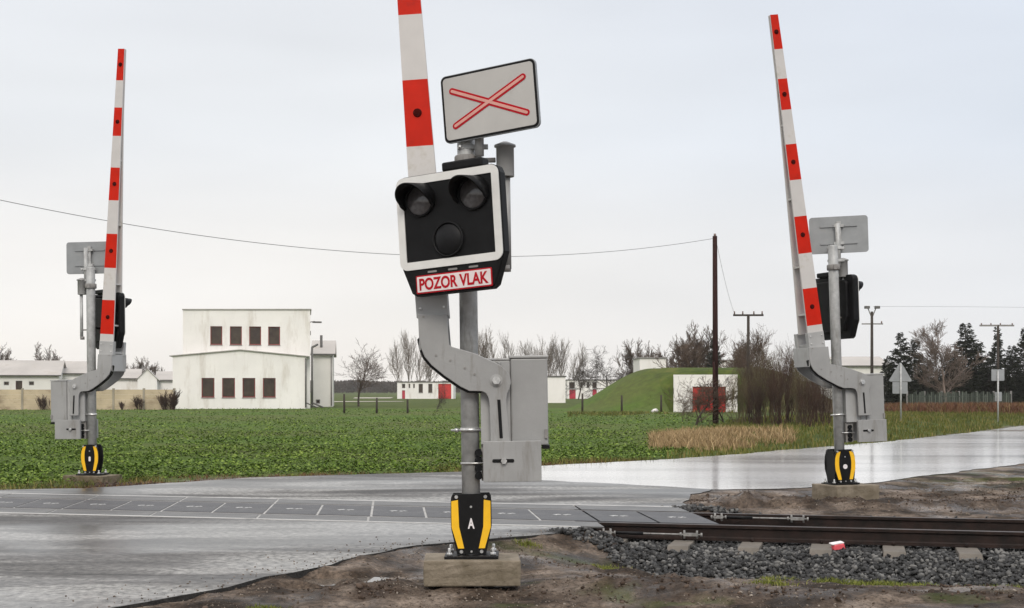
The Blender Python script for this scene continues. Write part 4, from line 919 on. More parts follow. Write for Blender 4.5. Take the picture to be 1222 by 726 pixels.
# far rows with red doors
Yr = 245.
house('row_building', 474, 541, Yr, 10, 0, at(0, 456.5, Yr).z, 'low white building with dark windows and wide red gate, left behind nearest barrier', 'building',
    wins=[(479.6, 483.6, 458.2, 463.5, 'win'), (487.6, 489.6, 458.2, 463.5, 'win'), (493, 495, 458.2, 463.5, 'win'), (499.5, 504.7, 458.2, 469, 'win'), (511, 516, 458.2, 469, 'win'), (479.8, 483.4, 466, 477, 'door_dark'), (523, 538.5, 458.2, 477, 'door_red')], roof=('flat', 'roofd'))
house('row_building', 677, 747, Yr, 10, 0, at(0, 454, Yr).z, 'low white building with two crimson doors beside the grassy mound', 'building',
    wins=[(679.2, 686, 456.2, 463.8, 'win'), (693, 695.6, 456, 463.2, 'win'), (700.2, 703.4, 456, 463.2, 'win'), (706.8, 712.2, 456.2, 463.6, 'win'), (679.4, 687, 465, 477, 'door_dark'), (707, 712.2, 465, 477, 'door_dark'), (732.5, 735, 457, 466, 'win')], roof=('flat', 'roofd'))
house('white_cabin', 651, 674.8, 165, 5, 0, at(0, 450, 165).z, 'plain white windowless box shaped building right of nearest cabinet', 'building', roof=('flat', 'roofd'))
house('white_store', 763.5, 795, 150, 8, 0, at(0, 428, 150).z, 'white windowless block rising behind the grassy mound', 'building', roof=('flat', 'trim'))
house('pale_store', 843, 893, 160, 8, 0, at(0, 431, 160).z, 'pale low block just above the mound behind the tall dark pole', 'building', roof=('flat', 'trim'))
house('pale_hall', 1003, 1062, 172, 12, 0, at(0, 437, 172).z, 'long pale hall with light roof behind right barrier cabinet', 'building', roof=('side_gable', 1.2, 'roofg'), wm='wall2')
rb_, invb = house('bunker_garage', 804, 879.5, 92, 9, gz(xa(840, 91.5), 91.5)-.1, at(0, 449.8, 92).z, 'white fronted bunker with wide red gate set in the grassy mound', 'bunker', wins=[(826.5, 866, 461.5, 496, 'door_red')], roof=('flat', 'wall'))
rb_.rotation_euler = (0, 0, R(-7))
# fences
def concrete_fence():
    Yf = 107.; root = empty('concrete_fence', (xa(100, Yf), Yf, 0)); tag(root, 'beige concrete panel fence with dirty stains along the field, left', 'fence')
    x = xa(208, Yf)-root.location.x; w_ = 2.35
    for i in range(9):
        a, b = x-(i+1)*w_, x-i*w_
        mb = MB()
        for k_ in range(4): mb.bb(a+.08, b-.08, -.03+(.005*(k_ % 2)), .03, .0+k_*.39, .385+k_*.39, M_['slab'])
        mb.build('fence_slab', root); mb = MB(); mb.bb(b-.08, b+.08, -.08, .08, 0, 1.66, M_['slabp']); mb.build('fence_post', root)
concrete_fence()
def green_fence():
    Yf = 92.; g0 = gz(xa(1140, Yf), Yf); root = empty('green_picket_fence', (xa(1145, Yf), Yf, g0)); tag(root, 'weathered green upright board fence before the conifers, right', 'fence')
    x0 = xa(1083, Yf)-root.location.x; x1 = xa(1207, Yf)-root.location.x; n = 6; w_ = (x1-x0)/n
    for i in range(n):
        mb = MB(); m_ = 9
        for j in range(m_):
            a = x0+i*w_+w_*j/m_; mb.bb(a+.02, a+w_/m_-.02, -.015+random.uniform(-.02, .02), .015, .03, 1.28+random.uniform(-.12, .12), M_['slate'])
        for z in (.3, 1.0): mb.bb(x0+i*w_, x0+(i+1)*w_, .03, .07, z, z+.07, M_['slate'])
        mb.build('board_panel', root)
    for i in range(n+1): mb = MB(); mb.bb(x0+i*w_-.05, x0+i*w_+.05, .04, .14, 0, 1.4, M_['trim']); mb.build('post', root)
green_fence()
for i, (px_, pt) in enumerate(((411, 470.5), (449.5, 475), (486.5, 476.5), (695, 470), (742, 472), (789, 471.5), (833, 474))):
    Yp = 89.8; x = xa(px_, Yp); zb = gz(x, Yp)
    mb = MB(); h_ = at(0, pt, Yp).z-zb; mb.cyl((0, 0, -.2), (random.uniform(-.03, .03), 0, h_), .075, M_['wood2'], r1=.06, seg=8)
    o = mb.build('fence_post'); o.location = (x, Yp, zb)
    where = ('right of the white annexe', 'before the far gravel road', 'before the row with red gate', 'before the crimson doors', 'at the foot of the mound', 'beside the white stone', 'before the white bunker')[i]
    tag(o, 'thin dark wooden post at the field edge, '+where, 'post', 'fence posts along the far field edge')
P = np.array([[xa(781, 89), 89, gz(xa(781, 89), 89)+.1]]); o = rocks('white_stone', P, np.array([.27]), M_['markwhite'], seed=5); tag(o, 'small white boulder at the foot of the grassy mound', 'stone')

# far tracks across the grass
def track_strip(name, P):
    mb = MB(); mb._fin([mb.bm.faces.new([mb.bm.verts.new((x, y, .05)) for x, y in P])], M_['farroad'])
    return tag(mb.build(name), kind='structure')
M_['farroad'] = mat('far_gravel', (.40, .37, .31), .9, .12, .2)
track_strip('gravel_path', [(xa(392, 176), 172), (xa(440, 176), 176), (xa(482, 178), 180), (xa(482, 190), 186), (xa(392, 190), 183)])
track_strip('gravel_path', [(xa(430, 262), 250), (xa(472, 262), 250), (xa(472, 290), 285), (xa(430, 290), 280)])

# ------------------------------------------------------------------ trees and shrubs
def tubes(segs, sides=3):
    S = np.array(segs, float); p0, p1, r0, r1 = S[:, 0:3], S[:, 3:6], S[:, 6], S[:, 7]; d = p1-p0; d /= np.linalg.norm(d, axis=1)[:, None]+1e-9
    ref = np.where(np.abs(d[:, 2:3]) < .9, np.array([[0, 0, 1.]]), np.array([[1., 0, 0]])); u = np.cross(d, ref); u /= np.linalg.norm(u, axis=1)[:, None]; v = np.cross(d, u)
    V = []
    for p, r in ((p0, r0), (p1, r1)):
        for i in range(sides):
            t = 2*math.pi*i/sides; V.append(p+(u*math.cos(t)+v*math.sin(t))*r[:, None])
    V = np.stack(V, 1); n = len(S); F_ = np.array([(i, (i+1) % sides, sides+(i+1) % sides, sides+i) for i in range(sides)])
    return V.reshape(-1, 3), (F_[None]+2*sides*np.arange(n)[:, None, None]).reshape(-1, 4)
def grow(h, rg, levels=4, kids=(7, 6, 5, 4), angle=(50, 45, 40, 40), ratio=(.55, .6, .6, .55), start=.28, r0=None, upw=.25, rmin=.012, wob=.12, stems=1, lean=.0):
    segs = []
    def rec(p, d, ln, r, lv):
        n = 5 if lv == 0 else (4 if lv < 3 else 2); pts = [p]; q = p; dd = d
        for i in range(n):
            dd = dd+rg.normal(0, wob, 3)+np.array([0, 0, upw*(.5 if lv else .1)]); dd /= np.linalg.norm(dd); q = q+dd*ln/n; pts.append(q)
        for i in range(n):
            ra = max(rmin, r*(1-.75*i/n)); rb = max(rmin*.8, r*(1-.75*(i+1)/n)); segs.append((*pts[i], *pts[i+1], ra, rb, lv))
        if lv >= levels: return
        k = kids[lv]
        for j in range(k):
            t = (start if lv == 0 else .15)+(1-(start if lv == 0 else .15))*(j+rg.random())/k; t = min(t, .98); i = int(t*n); f = t*n-i; b = pts[i]*(1-f)+pts[i+1]*f
            ax = pts[min(i+1, n)]-pts[i]; ax /= np.linalg.norm(ax); rv = rg.normal(0, 1, 3); pr = np.cross(ax, rv); pr /= np.linalg.norm(pr)+1e-9
            an = R(angle[lv]*rg.uniform(.6, 1.25)); nd = ax*math.cos(an)+pr*math.sin(an)
            rec(b, nd, ln*ratio[lv]*rg.uniform(.7, 1.2)*(1-.35*t if lv == 0 else 1), max(rmin, r*(1-.7*t)*.55), lv+1)
    for s in range(stems):
        a = rg.uniform(0, 6.28); l_ = rg.uniform(0, lean); d = np.array([math.cos(a)*l_, math.sin(a)*l_, 1.]); d /= np.linalg.norm(d)
        rec(np.array([rg.normal(0, .11*(stems > 1)*h), rg.normal(0, .08*(stems > 1)*h), -.15]), d, h*(rg.uniform(.7, 1) if stems > 1 else 1)*.88, r0 or h*.022, 0)
    return segs
def make_tree(name, segs, m1, m2, split=1):
    root = empty(name); s = np.array(segs)
    a = s[s[:, 8] < split]; b = s[s[:, 8] >= split]
    if len(a): V_, F_ = tubes(a, 6); npmesh('trunk', V_, F_, m1, root, smooth=True)
    V_, F_ = tubes(b, 3); npmesh('crown', V_, F_, m2, root)
    zs = s[:, 5].max(); root['h'] = float(zs); return root
PROTO = {}
def rg_(k): return np.random.default_rng(k)
def proto(kind, k):
    key = (kind, k)
    if key in PROTO: return PROTO[key]
    g = rg_(100+k*7+len(kind))
    if kind == 'bare': t = make_tree('bare_tree', grow(6.5, g, 4, (9, 7, 5, 4), (55, 48, 42, 40), (.62, .6, .6, .55), .22, .13, .22), M_['bark'], M_['barkb'])
    elif kind == 'pale': t = make_tree('pale_willow', grow(9, g, 3, (11, 8, 6), (36, 32, 30), (.7, .55, .5), .12, .16, .35, .022, .07), M_['barkp'], M_['barkp'])
    elif kind == 'dense': t = make_tree('bare_tree', grow(8, g, 4, (12, 8, 6, 4), (42, 40, 38, 36), (.6, .55, .5, .5), .1, .16, .30, .024), M_['bark'], M_['barkb'])
    elif kind == 'gnarly': t = make_tree('gnarled_tree', grow(7, g, 4, (8, 7, 6, 4), (65, 55, 50, 50), (.8, .6, .55, .5), .28, .2, .05, .018, .22), M_['bark'], M_['bark'])
    elif kind == 'birch': t = make_tree('birch', grow(9, g, 4, (18, 9, 7, 5), (44, 38, 38, 38), (.42, .5, .5, .5), .14, .13, .22, .014, .09), M_['birch'], M_['birch'])
    elif kind == 'shrub': t = make_tree('osier_bush', grow(4, g, 2, (7, 5), (24, 28), (.55, .5), .25, .030, .25, .006, .06, stems=26, lean=.50), M_['barkr'], M_['barkr'])
    elif kind == 'gshrub': t = make_tree('osier_bush', grow(3.6, g, 2, (6, 5), (24, 28), (.55, .5), .25, .030, .25, .006, .06, stems=20, lean=.45), M_['barkg'], M_['barkg'])
    elif kind == 'sapling': t = make_tree('bare_sapling', grow(3.4, g, 4, (10, 6, 5, 3), (58, 48, 44, 40), (.72, .6, .55, .5), .10, .075, .12, .010, .2), M_['bark'], M_['barkb'])
    elif kind == 'weed': t = make_tree('dry_shrub', grow(1.5, g, 2, (6, 5), (30, 30), (.5, .5), .2, .02, .2, .012, .1, stems=16, lean=.4), M_['barkr'], M_['barkr'])
    elif kind == 'conifer':
        t = empty('conifer'); s = [(0, 0, -.2, 0, 0, 9.6, .17, .02, 0)]
        P_ = []; D_ = []; S_ = []
        H_ = 10.; z = .9; br = []
        while z < 9.8:
            nb = 7 if z < 8 else 5; R_ = (1-z/10.2)**.8*2.6*g.uniform(.8, 1.15)+.12
            for j in range(nb):
                a = g.uniform(0, 6.28); ln = R_*g.uniform(.65, 1.15); dr = -.22+.3*z/10
                kk = max(7, int(ln*30))
                tt = g.uniform(.08, 1, kk)**.8; lat = g.normal(0, .16, kk)*ln*(1-tt*.6)
                x = np.cos(a)*ln*tt-np.sin(a)*lat; y = np.sin(a)*ln*tt+np.cos(a)*lat; zz = z+ln*(dr*tt+.10*tt*tt)+g.normal(0, .06, kk)-np.abs(lat)*.3
                P_.append(np.stack([x, y, zz], 1)); D_.append(np.stack([np.cos(a)+g.normal(0, .5, kk), np.sin(a)+g.normal(0, .5, kk), g.normal(-.1, .35, kk)], 1)); S_.append(g.uniform(.2, .42, kk))
                br.append((0, 0, z, math.cos(a)*ln*.8, math.sin(a)*ln*.8, z+ln*dr*.7, .03, .01, 1))
            z += .26*g.uniform(.8, 1.25)
        V_, F_ = leaves(np.concatenate(P_), np.concatenate(S_), g, .38, np.concatenate(D_)); c = npmesh('crown', V_, F_, M_['conifer'], t)
        V_, F_ = tubes(np.array(s+br), 4); npmesh('trunk', V_, F_, M_['bark'], t)
        t['h'] = 9.9
    PROTO[key] = t; t['used'] = 0
    return t
def leaves(P, S, g, width=.5, D=None, up=.0):
    """folded leaf: four points, two triangles"""
    n = len(P)
    if D is None:
        a = g.uniform(0, 6.28, n); el = g.uniform(-.1, 1.0, n)+up; D = np.stack([np.cos(a)*np.cos(el), np.sin(a)*np.cos(el), np.sin(el)], 1)
    D = D/np.linalg.norm(D, axis=1)[:, None]; r = g.normal(0, 1, (n, 3)); U = np.cross(D, r*.5+np.array([0, 0, 1.])); U /= np.linalg.norm(U, axis=1)[:, None]+1e-9
    Nn_ = np.cross(U, D); S = S[:, None]
    V = np.stack([P, P+D*S*.5+U*S*width*.5+Nn_*S*.1, P+D*S-Nn_*S*.12, P+D*S*.5-U*S*width*.5+Nn_*S*.1], 1)
    F_ = np.array([(0, 1, 2), (0, 2, 3)]); return V.reshape(-1, 3), (F_[None]+4*np.arange(n)[:, None, None]).reshape(-1, 3)
def plant(kind, k, px_, ytop, Y, label, cat, group=None, wide=1., turn=None, mcrown=None):
    src = proto(kind, k); x = xa(px_, Y); zb = gz(x, Y); H_ = at(0, ytop, Y).z-zb; sc = H_/src['h']
    if src['used'] == 0: o = src
    else:
        o = src.copy(); COL.objects.link(o)
        for ch in [c for c in bpy.data.objects if c.parent == src]: c = ch.copy(); c.parent = o; COL.objects.link(c)
    src['used'] = src['used']+1
    o.location = (x, Y, zb); o.scale = (sc*wide, sc*wide, sc); o.rotation_euler = (0, 0, turn if turn is not None else random.uniform(0, 6.28))
    tag(o, label, cat, group); return o
BT = 'bare winter trees on the horizon'
plant('bare', 1, 428, 404, 128, 'lone spreading bare tree on the grass right of the white annexe', 'tree', None, 1.35)
plant('dense', 1, 62, 407, 205, 'round bare crown above the long low roof, left of left barrier', 'tree', BT, 1.1)
plant('dense', 2, 2, 404, 195, 'bare tree cut by the left picture edge above the low roof', 'tree', BT)
for i, (x_, t_) in enumerate(((154, 427), (163, 425), (172, 424), (189, 431))): plant('dense', 1+i % 2, x_, t_, 235, 'small bare tree above the low hall, '+('first', 'second', 'third', 'fourth')[i]+' from the left barrier', 'tree', BT, 1.0)
for i, (x_, t_, w_) in enumerate(((476, 400, .8), (488, 391, .7), (499, 398, .8), (512, 408, 1.), (575, 391, .8), (590, 387, .7), (604, 393, .8))): plant('pale', 1+i % 3, x_, t_, 285, ('pale upright willow over the low building with the red gate, ' if i < 4 else 'pale upright willow seen just right of the near post, ')+('first', 'second', 'third', 'fourth')[i if i < 4 else i-4]+' from left', 'tree', 'pale willows behind the low white rows', w_)
for i, (x_, t_) in enumerate(((632, 404), (645, 398), (657, 396), (668, 402), (682, 405))): plant('pale', 1+(i+1) % 3, x_, t_, 290, 'pale upright willow behind the windowless cabin, '+('first', 'second', 'third', 'fourth', 'fifth')[i]+' from left', 'tree', 'pale willows behind the low white rows', .9)
plant('gnarly', 1, 690, 420, 215, 'gnarled bare tree left of the crimson doors', 'tree', None, .9)
plant('gnarly', 2, 727, 413, 190, 'gnarled dark tree with thick trunk before the low crimson door row', 'tree', None, 1.)
plant('gnarly', 1, 748, 428, 200, 'low bare tree at the left foot of the mound', 'tree', None, 1.1, 2.)
plant('dense', 3, 762, 404, 205, 'bare tree above the left end of the white block on the mound', 'tree', BT, .9)
plant('dense', 1, 777, 402, 210, 'bare tree directly above the white block behind the mound', 'tree', BT, .9)
plant('dense', 2, 795, 410, 190, 'lower bare tree over the right end of the white block', 'tree', BT, 1.)
plant('dense', 3, 812, 388, 150, 'dense brown bare tree on the mound left of the tall dark pole', 'tree', BT, 1.)
plant('dense', 1, 829, 382, 152, 'tallest dense brown bare tree near the tall dark pole', 'tree', BT, .9)
plant('dense', 2, 845, 395, 150, 'brown bare tree immediately left of the tall dark pole', 'tree', BT, .9)
plant('dense', 3, 868, 392, 140, 'bare tree between tall dark pole and T shaped pole', 'tree', BT, .9)
plant('dense', 2, 822, 400, 120, 'broad brown bare tree on top of the mound left of the pole', 'tree', BT, 1.5)
plant('dense', 1, 872, 405, 118, 'low broad bare tree on top of the mound right of the pole', 'tree', BT, 1.4)
plant('sapling', 2, 830, 440, 55, 'forked bare sapling directly left of the pole foot', 'sapling', None, 1.1)
plant('conifer', 1, 852, 404, 140, 'dark conifer behind the tall dark wooden pole', 'conifer', None, .9)
plant('bare', 2, 897, 384, 80, 'tall bare tree rising out of the bushes behind the T shaped pole', 'tree', None, .75)
plant('bare', 3, 925, 386, 84, 'bare tree over the reddish bushes left of the right barrier', 'tree', None, .8)
plant('bare', 2, 950, 398, 88, 'bare tree hidden behind the crank arm of the right barrier', 'tree', None, .8)
plant('sapling', 1, 838, 447, 58, 'crooked bare sapling before the red bunker gate', 'sapling')
plant('sapling', 2, 864, 455, 56, 'thin bare sapling right of the tall dark pole', 'sapling')
plant('sapling', 1, 814, 462, 60, 'small bare sapling at the left corner of the bunker', 'sapling', None, .8)
for i, (x_, t_, kd, yy) in enumerate(((882, 432, 'gshrub', 54), (897, 415, 'shrub', 55), (914, 405, 'gshrub', 54), (930, 418, 'shrub', 50), (944, 398, 'shrub', 53), (958, 410, 'gshrub', 51), (972, 422, 'shrub', 52), (986, 445, 'shrub', 50), (906, 440, 'shrub', 51), (962, 440, 'shrub', 49))):
    plant(kd, 1+i % 2, x_, t_, yy, ('olive' if kd == 'gshrub' else 'reddish')+' leafless many stemmed bush, number '+str(i+1) if False else ('olive twigged ' if kd == 'gshrub' else 'reddish twigged ')+'leafless bush '+('at the left end of the thicket', 'second from the left in the thicket', 'third from the left in the thicket', 'low in the middle of the thicket', 'tallest of the thicket', 'left of the right barrier post', 'directly behind the crank arm', 'at the right end of the thicket', 'short one at the front left of the thicket', 'short one at the front right of the thicket')[i], 'bush', 'leafless bushes in the verge thicket', .80)
plant('birch', 1, 1131, 379, 105, 'pale leafless birch with open crown in front of conifers', 'birch', None, 1.25)
for i, (x_, t_, yy, w_) in enumerate(((1075, 396, 122, 1.0), (1092, 404, 126, 1.1), (1060, 425, 128, 1.2), (1152, 385, 124, 1.25), (1168, 408, 128, 1.3), (1190, 391, 130, .7), (1208, 412, 126, 1.3), (1224, 391, 128, 1.0), (1106, 428, 124, 1.5), (1180, 428, 120, 1.6), (1136, 420, 130, 1.5), (1240, 410, 122, 1.3), (1120, 440, 119, 1.6), (1200, 440, 118, 1.6), (1150, 440, 118, 1.6))):
    plant('conifer', 1+i % 3, x_, t_, yy, 'dark conifer '+('left of the birch with pointed top', 'broad one between pointed conifer and birch', 'low one beside the triangular sign', 'tall brownish one touching the birch', 'one right of the birch', 'slender one under the far crossarm', 'broad one right of the slender tree', 'tall one at the right edge', 'low one behind the birch trunk on the left', 'low wide one left of the square sign', 'one behind the birch crown', 'one beyond the right edge', 'low wide one behind the green fence left', 'low wide one right of the square sign', 'low wide one right of the birch trunk')[i], 'conifer', 'dark conifers at the right', w_)
for i, (x_, t_, yy) in enumerate(((166, 471, 106.3), (198, 466, 106.3), (205, 463, 106.2), (52, 470, 106.3), (146, 478, 106.3))):
    plant('weed', 1+i % 2, x_, t_, yy, 'rusty brown dead shrub against the concrete fence, '+('right of left barrier', 'near the white building', 'touching the white building corner', 'left of left barrier', 'low one nearest the left barrier')[i], 'shrub', 'dead shrubs along the concrete fence')
plant('gnarly', 2, 521, 455, 96, 'thin crooked tree before the low building with the red gate', 'tree', None, .5, 1.)
for k_, t_ in PROTO.items():
    if t_['used'] == 0: bpy.data.objects.remove(t_)
    else:
        for q in ('used', 'h'):
            pass
for o in bpy.data.objects:
    for q in ('used', 'h'):
        if q in o.keys(): del o[q]

# far woods on the horizon
def woods(name, px0, px1, Y, ytop, n, label):
    x = rng.uniform(xa(px0, Y), xa(px1, Y), n); y = rng.uniform(Y, Y+30, n); H_ = (HOR-ytop)/F*Y+CAMZ; top = H_*(.72+.4*fbm(x, x*0, .08, 4, 3)); z = rng.uniform(0, 1, n)**.8*top
    a = rng.uniform(0, 6.28, n); D = np.stack([np.cos(a)*.5, np.sin(a)*.3, np.ones(n)], 1); V_, F_ = leaves(np.stack([x, y, z], 1), rng.uniform(.8, 1.8, n), rng, .35, D)
    return tag(npmesh(name, V_, F_, M_['farwood']), label, 'woods', kind='stuff')
woods('far_woods', -60, 700, 620, 456, 42000, 'dark band of distant woods along the horizon, left')
woods('far_woods', 700, 1400, 560, 457, 30000, 'dark band of distant woods along the horizon, right')

# ------------------------------------------------------------------ poles, wires, road signs
def pole(name, px_, ytop, Y, r0, m, label, cat='pole', lean=0):
    x = xa(px_, Y); zb = gz(x, Y); H_ = at(0, ytop, Y).z-zb; root = empty(name, (x, Y, zb)); tag(root, label, cat)
    mb = MB(); mb.cyl((0, 0, -.3), (lean, 0, H_), r0, M_[m], r1=r0*.75, seg=12); mb.build('pole_shaft', root); return root, H_
rp, H1 = pole('wooden_pole', 854, 282, 56, .125, 'wood', 'tall dark red brown wooden pole left of the thicket', 'pole', -.03)
mb = MB(); mb.cyl((-.03, 0, H1-.02), (-.03, 0, H1+.10), .05, M_['insul'], seg=10); mb.build('insulator', rp)
mb = MB(); mb.cyl((.0, -.02, .6), (-.1, -.12, H1*.33), .05, M_['wood'], seg=8); mb.build('stub_brace', rp)
rp2, H2 = pole('crossarm_pole', 893, 377, 75, .10, 'wood2', 'dark T shaped electricity pole standing in the thicket', 'pole')
mb = MB(); mb.bb(-.82, .82, -.05, .05, H2-.02, H2+.08, M_['wood2']); mb.build('crossarm', rp2)
for dx in (-.75, -.3, .3, .75): mb = MB(); mb.lathe([(.03, 0), (.05, .05), (.03, .1), (.045, .14), (.02, .17)], M_['insul'], c=(dx, 0, H2+.08), seg=8); mb.build('insulator', rp2)
rp3, H3 = pole('lamp_pole', 1040.5, 372, 150, .19, 'wood2', 'grey pole with two floodlights and a crossarm behind right barrier', 'lamp pole')
mb = MB(); mb.bb(-1.1, 1.2, -.06, .06, at(0, 387.5, 150).z, at(0, 386, 150).z, M_['trim']); mb.build('crossarm', rp3)
for sx in (-1, 1): mb = MB(); mb.cyl((sx*.05, 0, H3-.6), (sx*.42, 0, H3+.35), .06, M_['trim'], seg=8); mb.box((sx*.55, -.1, H3+.45), (.5, .5, .28), M_['roofd']); mb.build('floodlight', rp3)
mb = MB(); mb.lathe([(.05, 0), (.09, .1), (.05, .25)], M_['insul'], c=(1.05, 0, at(0, 386, 150).z), seg=8); mb.build('insulator', rp3)
rp4, H4 = pole('crossarm_pole', 1191, 388, 117, .12, 'wood2', 'far electricity pole with wide crossarm above the slender conifer', 'pole')
mb = MB(); mb.bb(-1.55, 1.35, -.06, .06, H4-.12, H4+.02, M_['trim']); mb.build('crossarm', rp4)
for dx in (-1.4, -.6, .2, 1.2): mb = MB(); mb.lathe([(.04, 0), (.07, .06), (.04, .14)], M_['insul'], c=(dx, 0, H4+.02), seg=8); mb.build('insulator', rp4)
def wire(pts, r, label, steps=60):
    P_ = [at(*p) for p in pts]; mb = MB(); Q = []
    xs = [p[0] for p in pts]
    A_ = np.polyfit([p.x for p in P_], [p.z for p in P_], min(2, len(P_)-1)); B_ = np.polyfit([p.x for p in P_], [p.y for p in P_], 1)
    for i in range(steps+1): x = P_[0].x+(P_[-1].x-P_[0].x)*i/steps; Q.append((x, float(np.polyval(B_, x)), float(np.polyval(A_, x))))
    S_ = [(*a, *b, r, r) for a, b in zip(Q, Q[1:])]; V_, F_ = tubes(np.array(S_), 6); o = npmesh('power_line', V_, F_, M_['wire'], smooth=True); return tag(o, label, 'wire')
Pz = [at(-260, 176, 36), at(853, 283.5, 56)]
def wire2(p, q, through, r, label):
    """hanging line between two points, sag set so that it passes a third point"""
    (px_, py_) = through; best = None
    for i in range(1, 400):
        t = i/400; pt = p.lerp(q, t); sx = CX+F*pt.x/pt.y
        if best is None or abs(sx-px_) < best[0]: best = (abs(sx-px_), t, pt)
    t, pt = best[1], best[2]; zt = CAMZ+(HOR-py_)/F*pt.y; k = (pt.z-zt)/(4*t*(1-t)); S_ = []
    Q = [p.lerp(q, i/80)-Vector((0, 0, k*4*(i/80)*(1-i/80))) for i in range(81)]
    V_, F_ = tubes(np.array([(*a, *b, r, r) for a, b in zip(Q, Q[1:])]), 6); o = npmesh('power_line', V_, F_, M_['wire'], smooth=True); return tag(o, label, 'wire')
wire2(at(-260, 176, 36), at(853, 284.5, 56), (475, 304), .0105, 'long sagging power line from the left edge to the tall dark pole')
wire2(at(855, 289, 56), at(877, 376, 75), (867, 343), .007, 'thin wire dropping from the tall dark pole to T shaped pole')
wire2(at(1042, 366, 150), at(1330, 369, 170), (1180, 366.5), .014, 'faint wire running right from the double floodlight pole')
def road_sign(px_, Y, shapes, ybase, label, name):
    x = xa(px_, Y); zb = gz(x, Y); root = empty(name, (x, Y, zb)); tag(root, label, 'road sign'); top = max(at(0, s_[2], Y).z for s_ in shapes)-zb
    mb = MB(); mb.cyl((0, 0, -.2), (0, 0, top-.05), .035, M_['galv'], seg=10); mb.build('sign_post', root)
    for k_, (a, b, c, d, nm) in enumerate(shapes):
        x0_, x1_, z1_, z0_ = xa(a, Y)-x, xa(b, Y)-x, at(0, c, Y).z-zb, at(0, d, Y).z-zb; mb = MB()
        if nm == 'triangle_plate':
            r_ = .05; A = [(x0_, z0_), (x1_, z0_), ((x0_+x1_)/2, z1_)]; pts = []
            cxx, czz = (x0_+x1_)/2, (z0_*2+z1_)/3
            for (ax, az), s0 in zip(A, (150, 270, 30)):
                cx_, cz_ = ax+(cxx-ax)*.12, az+(czz-az)*.12
                for i in range(5): t = R(s0+120*i/4); pts.append((cx_+r_*math.cos(t), cz_+r_*math.sin(t)))
            mb.prism(pts, .045, .065, M_['signback'])
        else: mb.prism(rounded(x0_, x1_, z0_, z1_, .03), .045, .065, M_['signback'])
        zc = (z0_+z1_)/2
        mb.bb(-.06, .06, .036, .044, zc-.02, zc+.02, M_['galv']); mb.build(nm, root)
    return root
road_sign(1075, 57, [(1061.5, 1088.5, 432.5, 455, 'triangle_plate'), (1065.5, 1083.5, 456, 470, 'lower_plate')], 505, 'back of a triangular warning sign with square plate on grass verge', 'warning_sign')
road_sign(1191, 62, [(1183.6, 1199, 441, 454.6, 'square_plate'), (1188, 1196, 468, 479, 'small_plate')], 495, 'back of a square road sign on thin post near conifers', 'square_sign')

# ------------------------------------------------------------------ thin winter haze
mh = bpy.data.materials.new('haze_air'); mh.use_nodes = True; n = mh.node_tree.nodes; n.clear()
ho = n.new('ShaderNodeOutputMaterial'); hv = n.new('ShaderNodeVolumePrincipled'); hv.inputs['Density'].default_value = .00022; hv.inputs['Color'].default_value = (.95, .93, .90, 1); hv.inputs['Anisotropy'].default_value = .2
mh.node_tree.links.new(hv.outputs[0], ho.inputs['Volume'])
mb = MB(); mb.bb(-420, 420, -60, 720, -2.5, 16, mh); tag(mb.build('haze'), 'thin pale winter haze', kind='stuff')

# ------------------------------------------------------------------ ground vegetation
def scatter(n, x0, x1, y0, y1, keep, dens=None):
    y = rng.uniform(y0, y1, n); x = rng.uniform(x0, x1, n)
    ok = keep(x, y)
    if dens is not None: ok &= rng.random(n) < dens(x, y)
    return x[ok], y[ok]
def is_beyond(x, y): return y > np.interp(x, [p[0] for p in FAR_EDGE], [p[1] for p in FAR_EDGE])
def infield(x, y):
    return is_beyond(x, y) & (dist_line(x, y, FAR_EDGE) > np.where(x < -3, 1.5, 1.0)+.8*(fbm(x, y, .8, 3, 41)-.5)) & (x < np.interp(y, [24, 30, 40, 60, 90, 120], [-1, 2.8, 6.5, 9, 10.5, 6])+1.5*(fbm(x, y, .5, 3, 8)-.5)) & (np.abs(x) < y*.40+2) & (y < np.interp(x, [-40, 0, 3], [116, 108, 96]))
def FLAT(n):
    a = rng.uniform(0, 6.28, n); el = rng.normal(.12, .28, n); return np.stack([np.cos(a)*np.cos(el), np.sin(a)*np.cos(el), np.sin(el)], 1)
XS, YS, SS = [], [], []
for y0_, y1_, dn, sz in ((20, 28, 330, .070), (28, 38, 190, .072), (38, 52, 80, .078), (52, 75, 22, .09), (75, 116, 5, .11)):
    wd = y1_*.40+2; n = int(dn*(y1_-y0_)*(wd+12)); x_, y_ = scatter(n, -wd, 12, y0_, y1_, infield)
    XS.append(x_); YS.append(y_); SS.append(np.full(len(x_), sz))
x_, y_, s2 = map(np.concatenate, (XS, YS, SS)); clump = fbm(x_, y_, 1.6, 3, 61); ok = rng.random(len(x_)) < .12+1.3*sstep(.36, .62, clump); x_, y_, s2, clump = x_[ok], y_[ok], s2[ok], clump[ok]
z_ = height(x_, y_)+rng.uniform(.0, .075, len(x_))*(.2+1.2*clump)
V_, F_ = leaves(np.stack([x_, y_, z_], 1), s2*rng.uniform(.6, 1.3, len(x_)), rng, .66, FLAT(len(x_)))
tag(npmesh('field_crop', V_, F_, M_['crop']), 'leafy green winter crop covering the field', 'crop', kind='stuff')
